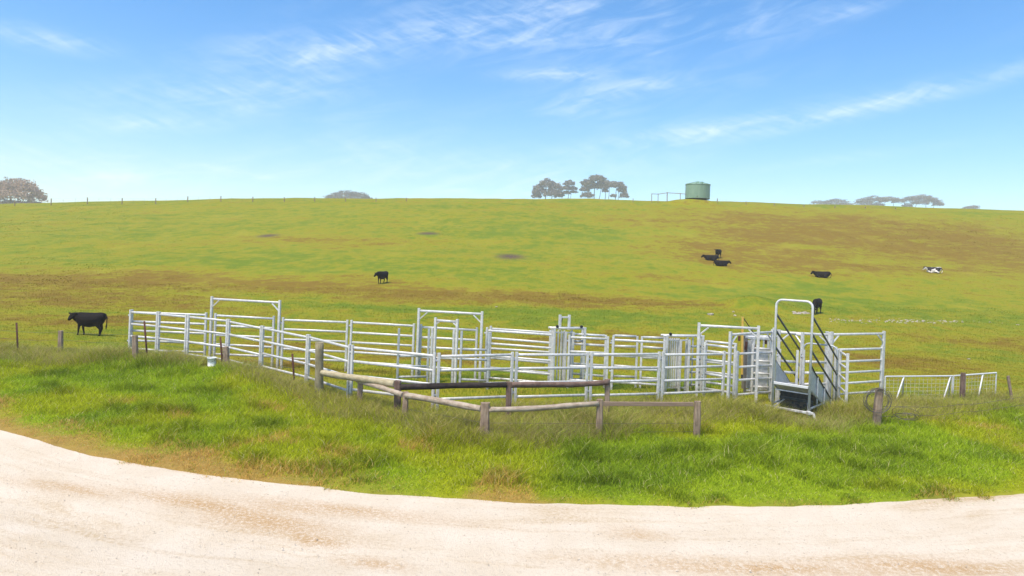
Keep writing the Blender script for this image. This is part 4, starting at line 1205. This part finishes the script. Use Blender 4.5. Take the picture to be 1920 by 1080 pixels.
C = np.where(isdry[:, None], mixc3((.34, .28, .085), (.17, .165, .035), rg.random(n)), C)
th = rg.random(n) < thatch * .88
C = np.where(th[:, None], mixc3((.46, .29, .07), (.32, .21, .055), rg.random(n)), C)
st = rg.random(n) < .035
C = np.where(st[:, None], mixc3((.46, .40, .18), (.38, .33, .14), rg.random(n)), C)
C = C * 1.65
w = rg.uniform(.007, .015, n)
make_grass('verge_grass', 'long green and straw-coloured grass on the road verge', X, Y, h, w, C, rg.uniform(.35, 1.15, n), 2)

# grass inside and just behind the yard, and the nearer paddock
X, Y, rg = scatter(330000, 19, 62, .75)
yf = yard_front(X); bk = np.interp(X, ybx, yby)
keep = (Y > yf - .2) & (rg.random(len(X)) < np.clip(1.25 - (Y - 22) / 60, .3, 1))
X, Y, yf, bk = X[keep], Y[keep], yf[keep], bk[keep]; n = len(X)
dr = dryness(X, Y); nn = fbm(X * .8, Y * .8, 3)
inside = (Y < bk).astype(float)
lush = field(LUSH[8:11], X, Y)
h = (.05 + .06 * nn) * rg.uniform(.6, 1.3, n) * (1 + .9 * lush + .5 * sst(1.2 - np.abs(Y - bk), 0, .8))
f = np.clip(dr + rg.normal(0, .16, n) - .1 * inside, 0, 1)
C = mixc3((.135, .190, .010), (.270, .248, .014), np.clip(f / .52, 0, 1))
C = C * (1 - np.clip((f - .5) * 2, 0, 1))[:, None] + np.array((.215, .142, .016))[None] * np.clip((f - .5) * 2, 0, 1)[:, None]
C = C * (1 - .8 * lush)[:, None] + np.array((.12, .225, .012))[None] * (.8 * lush)[:, None]
w = (.011 + .0007 * (Y - 20)) * rg.uniform(.7, 1.3, n)
make_grass('paddock_grass', 'short grazed grass in and behind the yard', X, Y, h, w, C, rg.uniform(.2, .8, n), 1)

# tufts that roughen the hillside up to the crest
X, Y, rg = scatter(190000, 58, 152, 1.2)
n = len(X); dr = dryness(X, Y)
f = np.clip(dr + rg.normal(0, .16, n), 0, 1)
C = mixc3((.140, .200, .010), (.290, .268, .014), np.clip(f / .52, 0, 1))
C = C * (1 - np.clip((f - .5) * 2, 0, 1))[:, None] + np.array((.205, .134, .016))[None] * np.clip((f - .5) * 2, 0, 1)[:, None]
C *= rg.uniform(.85, 1.3, n)[:, None]
make_grass('hillside_tufts', 'rough grass tufts over the hillside', X, Y, rg.uniform(.02, .06, n) * (1 + .8 * (fbm(X * .5, Y * .5) > .64)), rg.uniform(.05, .12, n), C, rg.uniform(.2, .9, n), 1)

# fine seed heads above the dry grass beside the rails
X, Y, rg = scatter(48000, 15.5, 28, 1.0)
yf = yard_front(X); k = (((X - bp.x) ** 2 + (Y - bp.y + .2) ** 2) > .25) & (Y < yf + .3) & (verge(X, Y)[5] > .35) & (fbm(X * .6 + 9, Y * .6, 3) > .44)
X, Y = X[k], Y[k]; n = len(X)
make_grass('seed_heads', 'wispy straw-coloured seed stalks among the rails', X, Y, rg.uniform(.24, .56, n), rg.uniform(.004, .008, n), mixc3((.50, .40, .20), (.34, .27, .12), rg.random(n)), rg.uniform(.3, 1.0, n), 2)

# loose stones on the road
n = 12000
rg = np.random.default_rng(3)
Yp = rg.uniform(8.5, 20, n) ; Xp = rg.uniform(-.85, .85, n) * Yp
k = Yp < road_edge(Xp) - .05
Xp, Yp = Xp[k], Yp[k]; n = len(Xp)
rr = .004 + .010 * rg.random(n) ** 5 + .010 * (rg.random(n) < .01)
octa = np.array([(1, 0, 0), (0, 1, 0), (-1, 0, 0), (0, -1, 0), (0, 0, .8), (0, 0, -.6)])
ofa = np.array([(0, 1, 4), (1, 2, 4), (2, 3, 4), (3, 0, 4), (1, 0, 5), (2, 1, 5), (3, 2, 5), (0, 3, 5)])
jit = rg.uniform(.7, 1.3, (n, 6, 1))
RZp = -.075 + (fbm(Xp * .35, Yp * .35) - .5) * .05
V = octa[None] * jit * rr[:, None, None] * np.array([1.3, 1.0, .8]) + np.stack([Xp, Yp, RZp + rr * .3], 1)[:, None, :]
Fc = (ofa[None] + (np.arange(n) * 6)[:, None, None]).reshape(-1, 3)
me = new_mesh('loose_gravel', V.reshape(-1, 3), Fc)
o = add_obj('loose_gravel', me, M['pebble']); o['kind'] = 'stuff'; o['label'] = 'loose small stones on the pale road'

#HAZE
def haze():
    me = bpy.data.meshes.new('haze')
    bm = bmesh.new(); bmesh.ops.create_cube(bm, size=1.0)
    lo, hi = Vector((-830, -310, float(GZ.min()) - 1.0)), Vector((830, 890, float(GZ.max()) + 24))
    for v in bm.verts:
        v.co = Vector((lo[i] if v.co[i] < 0 else hi[i] for i in range(3)))
    bm.to_mesh(me); bm.free()
    t = NT('haze_air')
    pv = t.n.new('ShaderNodeVolumePrincipled')
    pv.inputs['Color'].default_value = (.97, .985, 1.0, 1); pv.inputs['Density'].default_value = .0005; pv.inputs['Anisotropy'].default_value = 0
    t.l.new(pv.outputs[0], t.out.inputs['Volume'])
    t.m.cycles.homogeneous_volume = True if hasattr(t.m.cycles, 'homogeneous_volume') else None
    o = add_obj('haze', me, t.m); o['kind'] = 'stuff'; o['label'] = 'thin pale haze over the whole paddock'
haze()
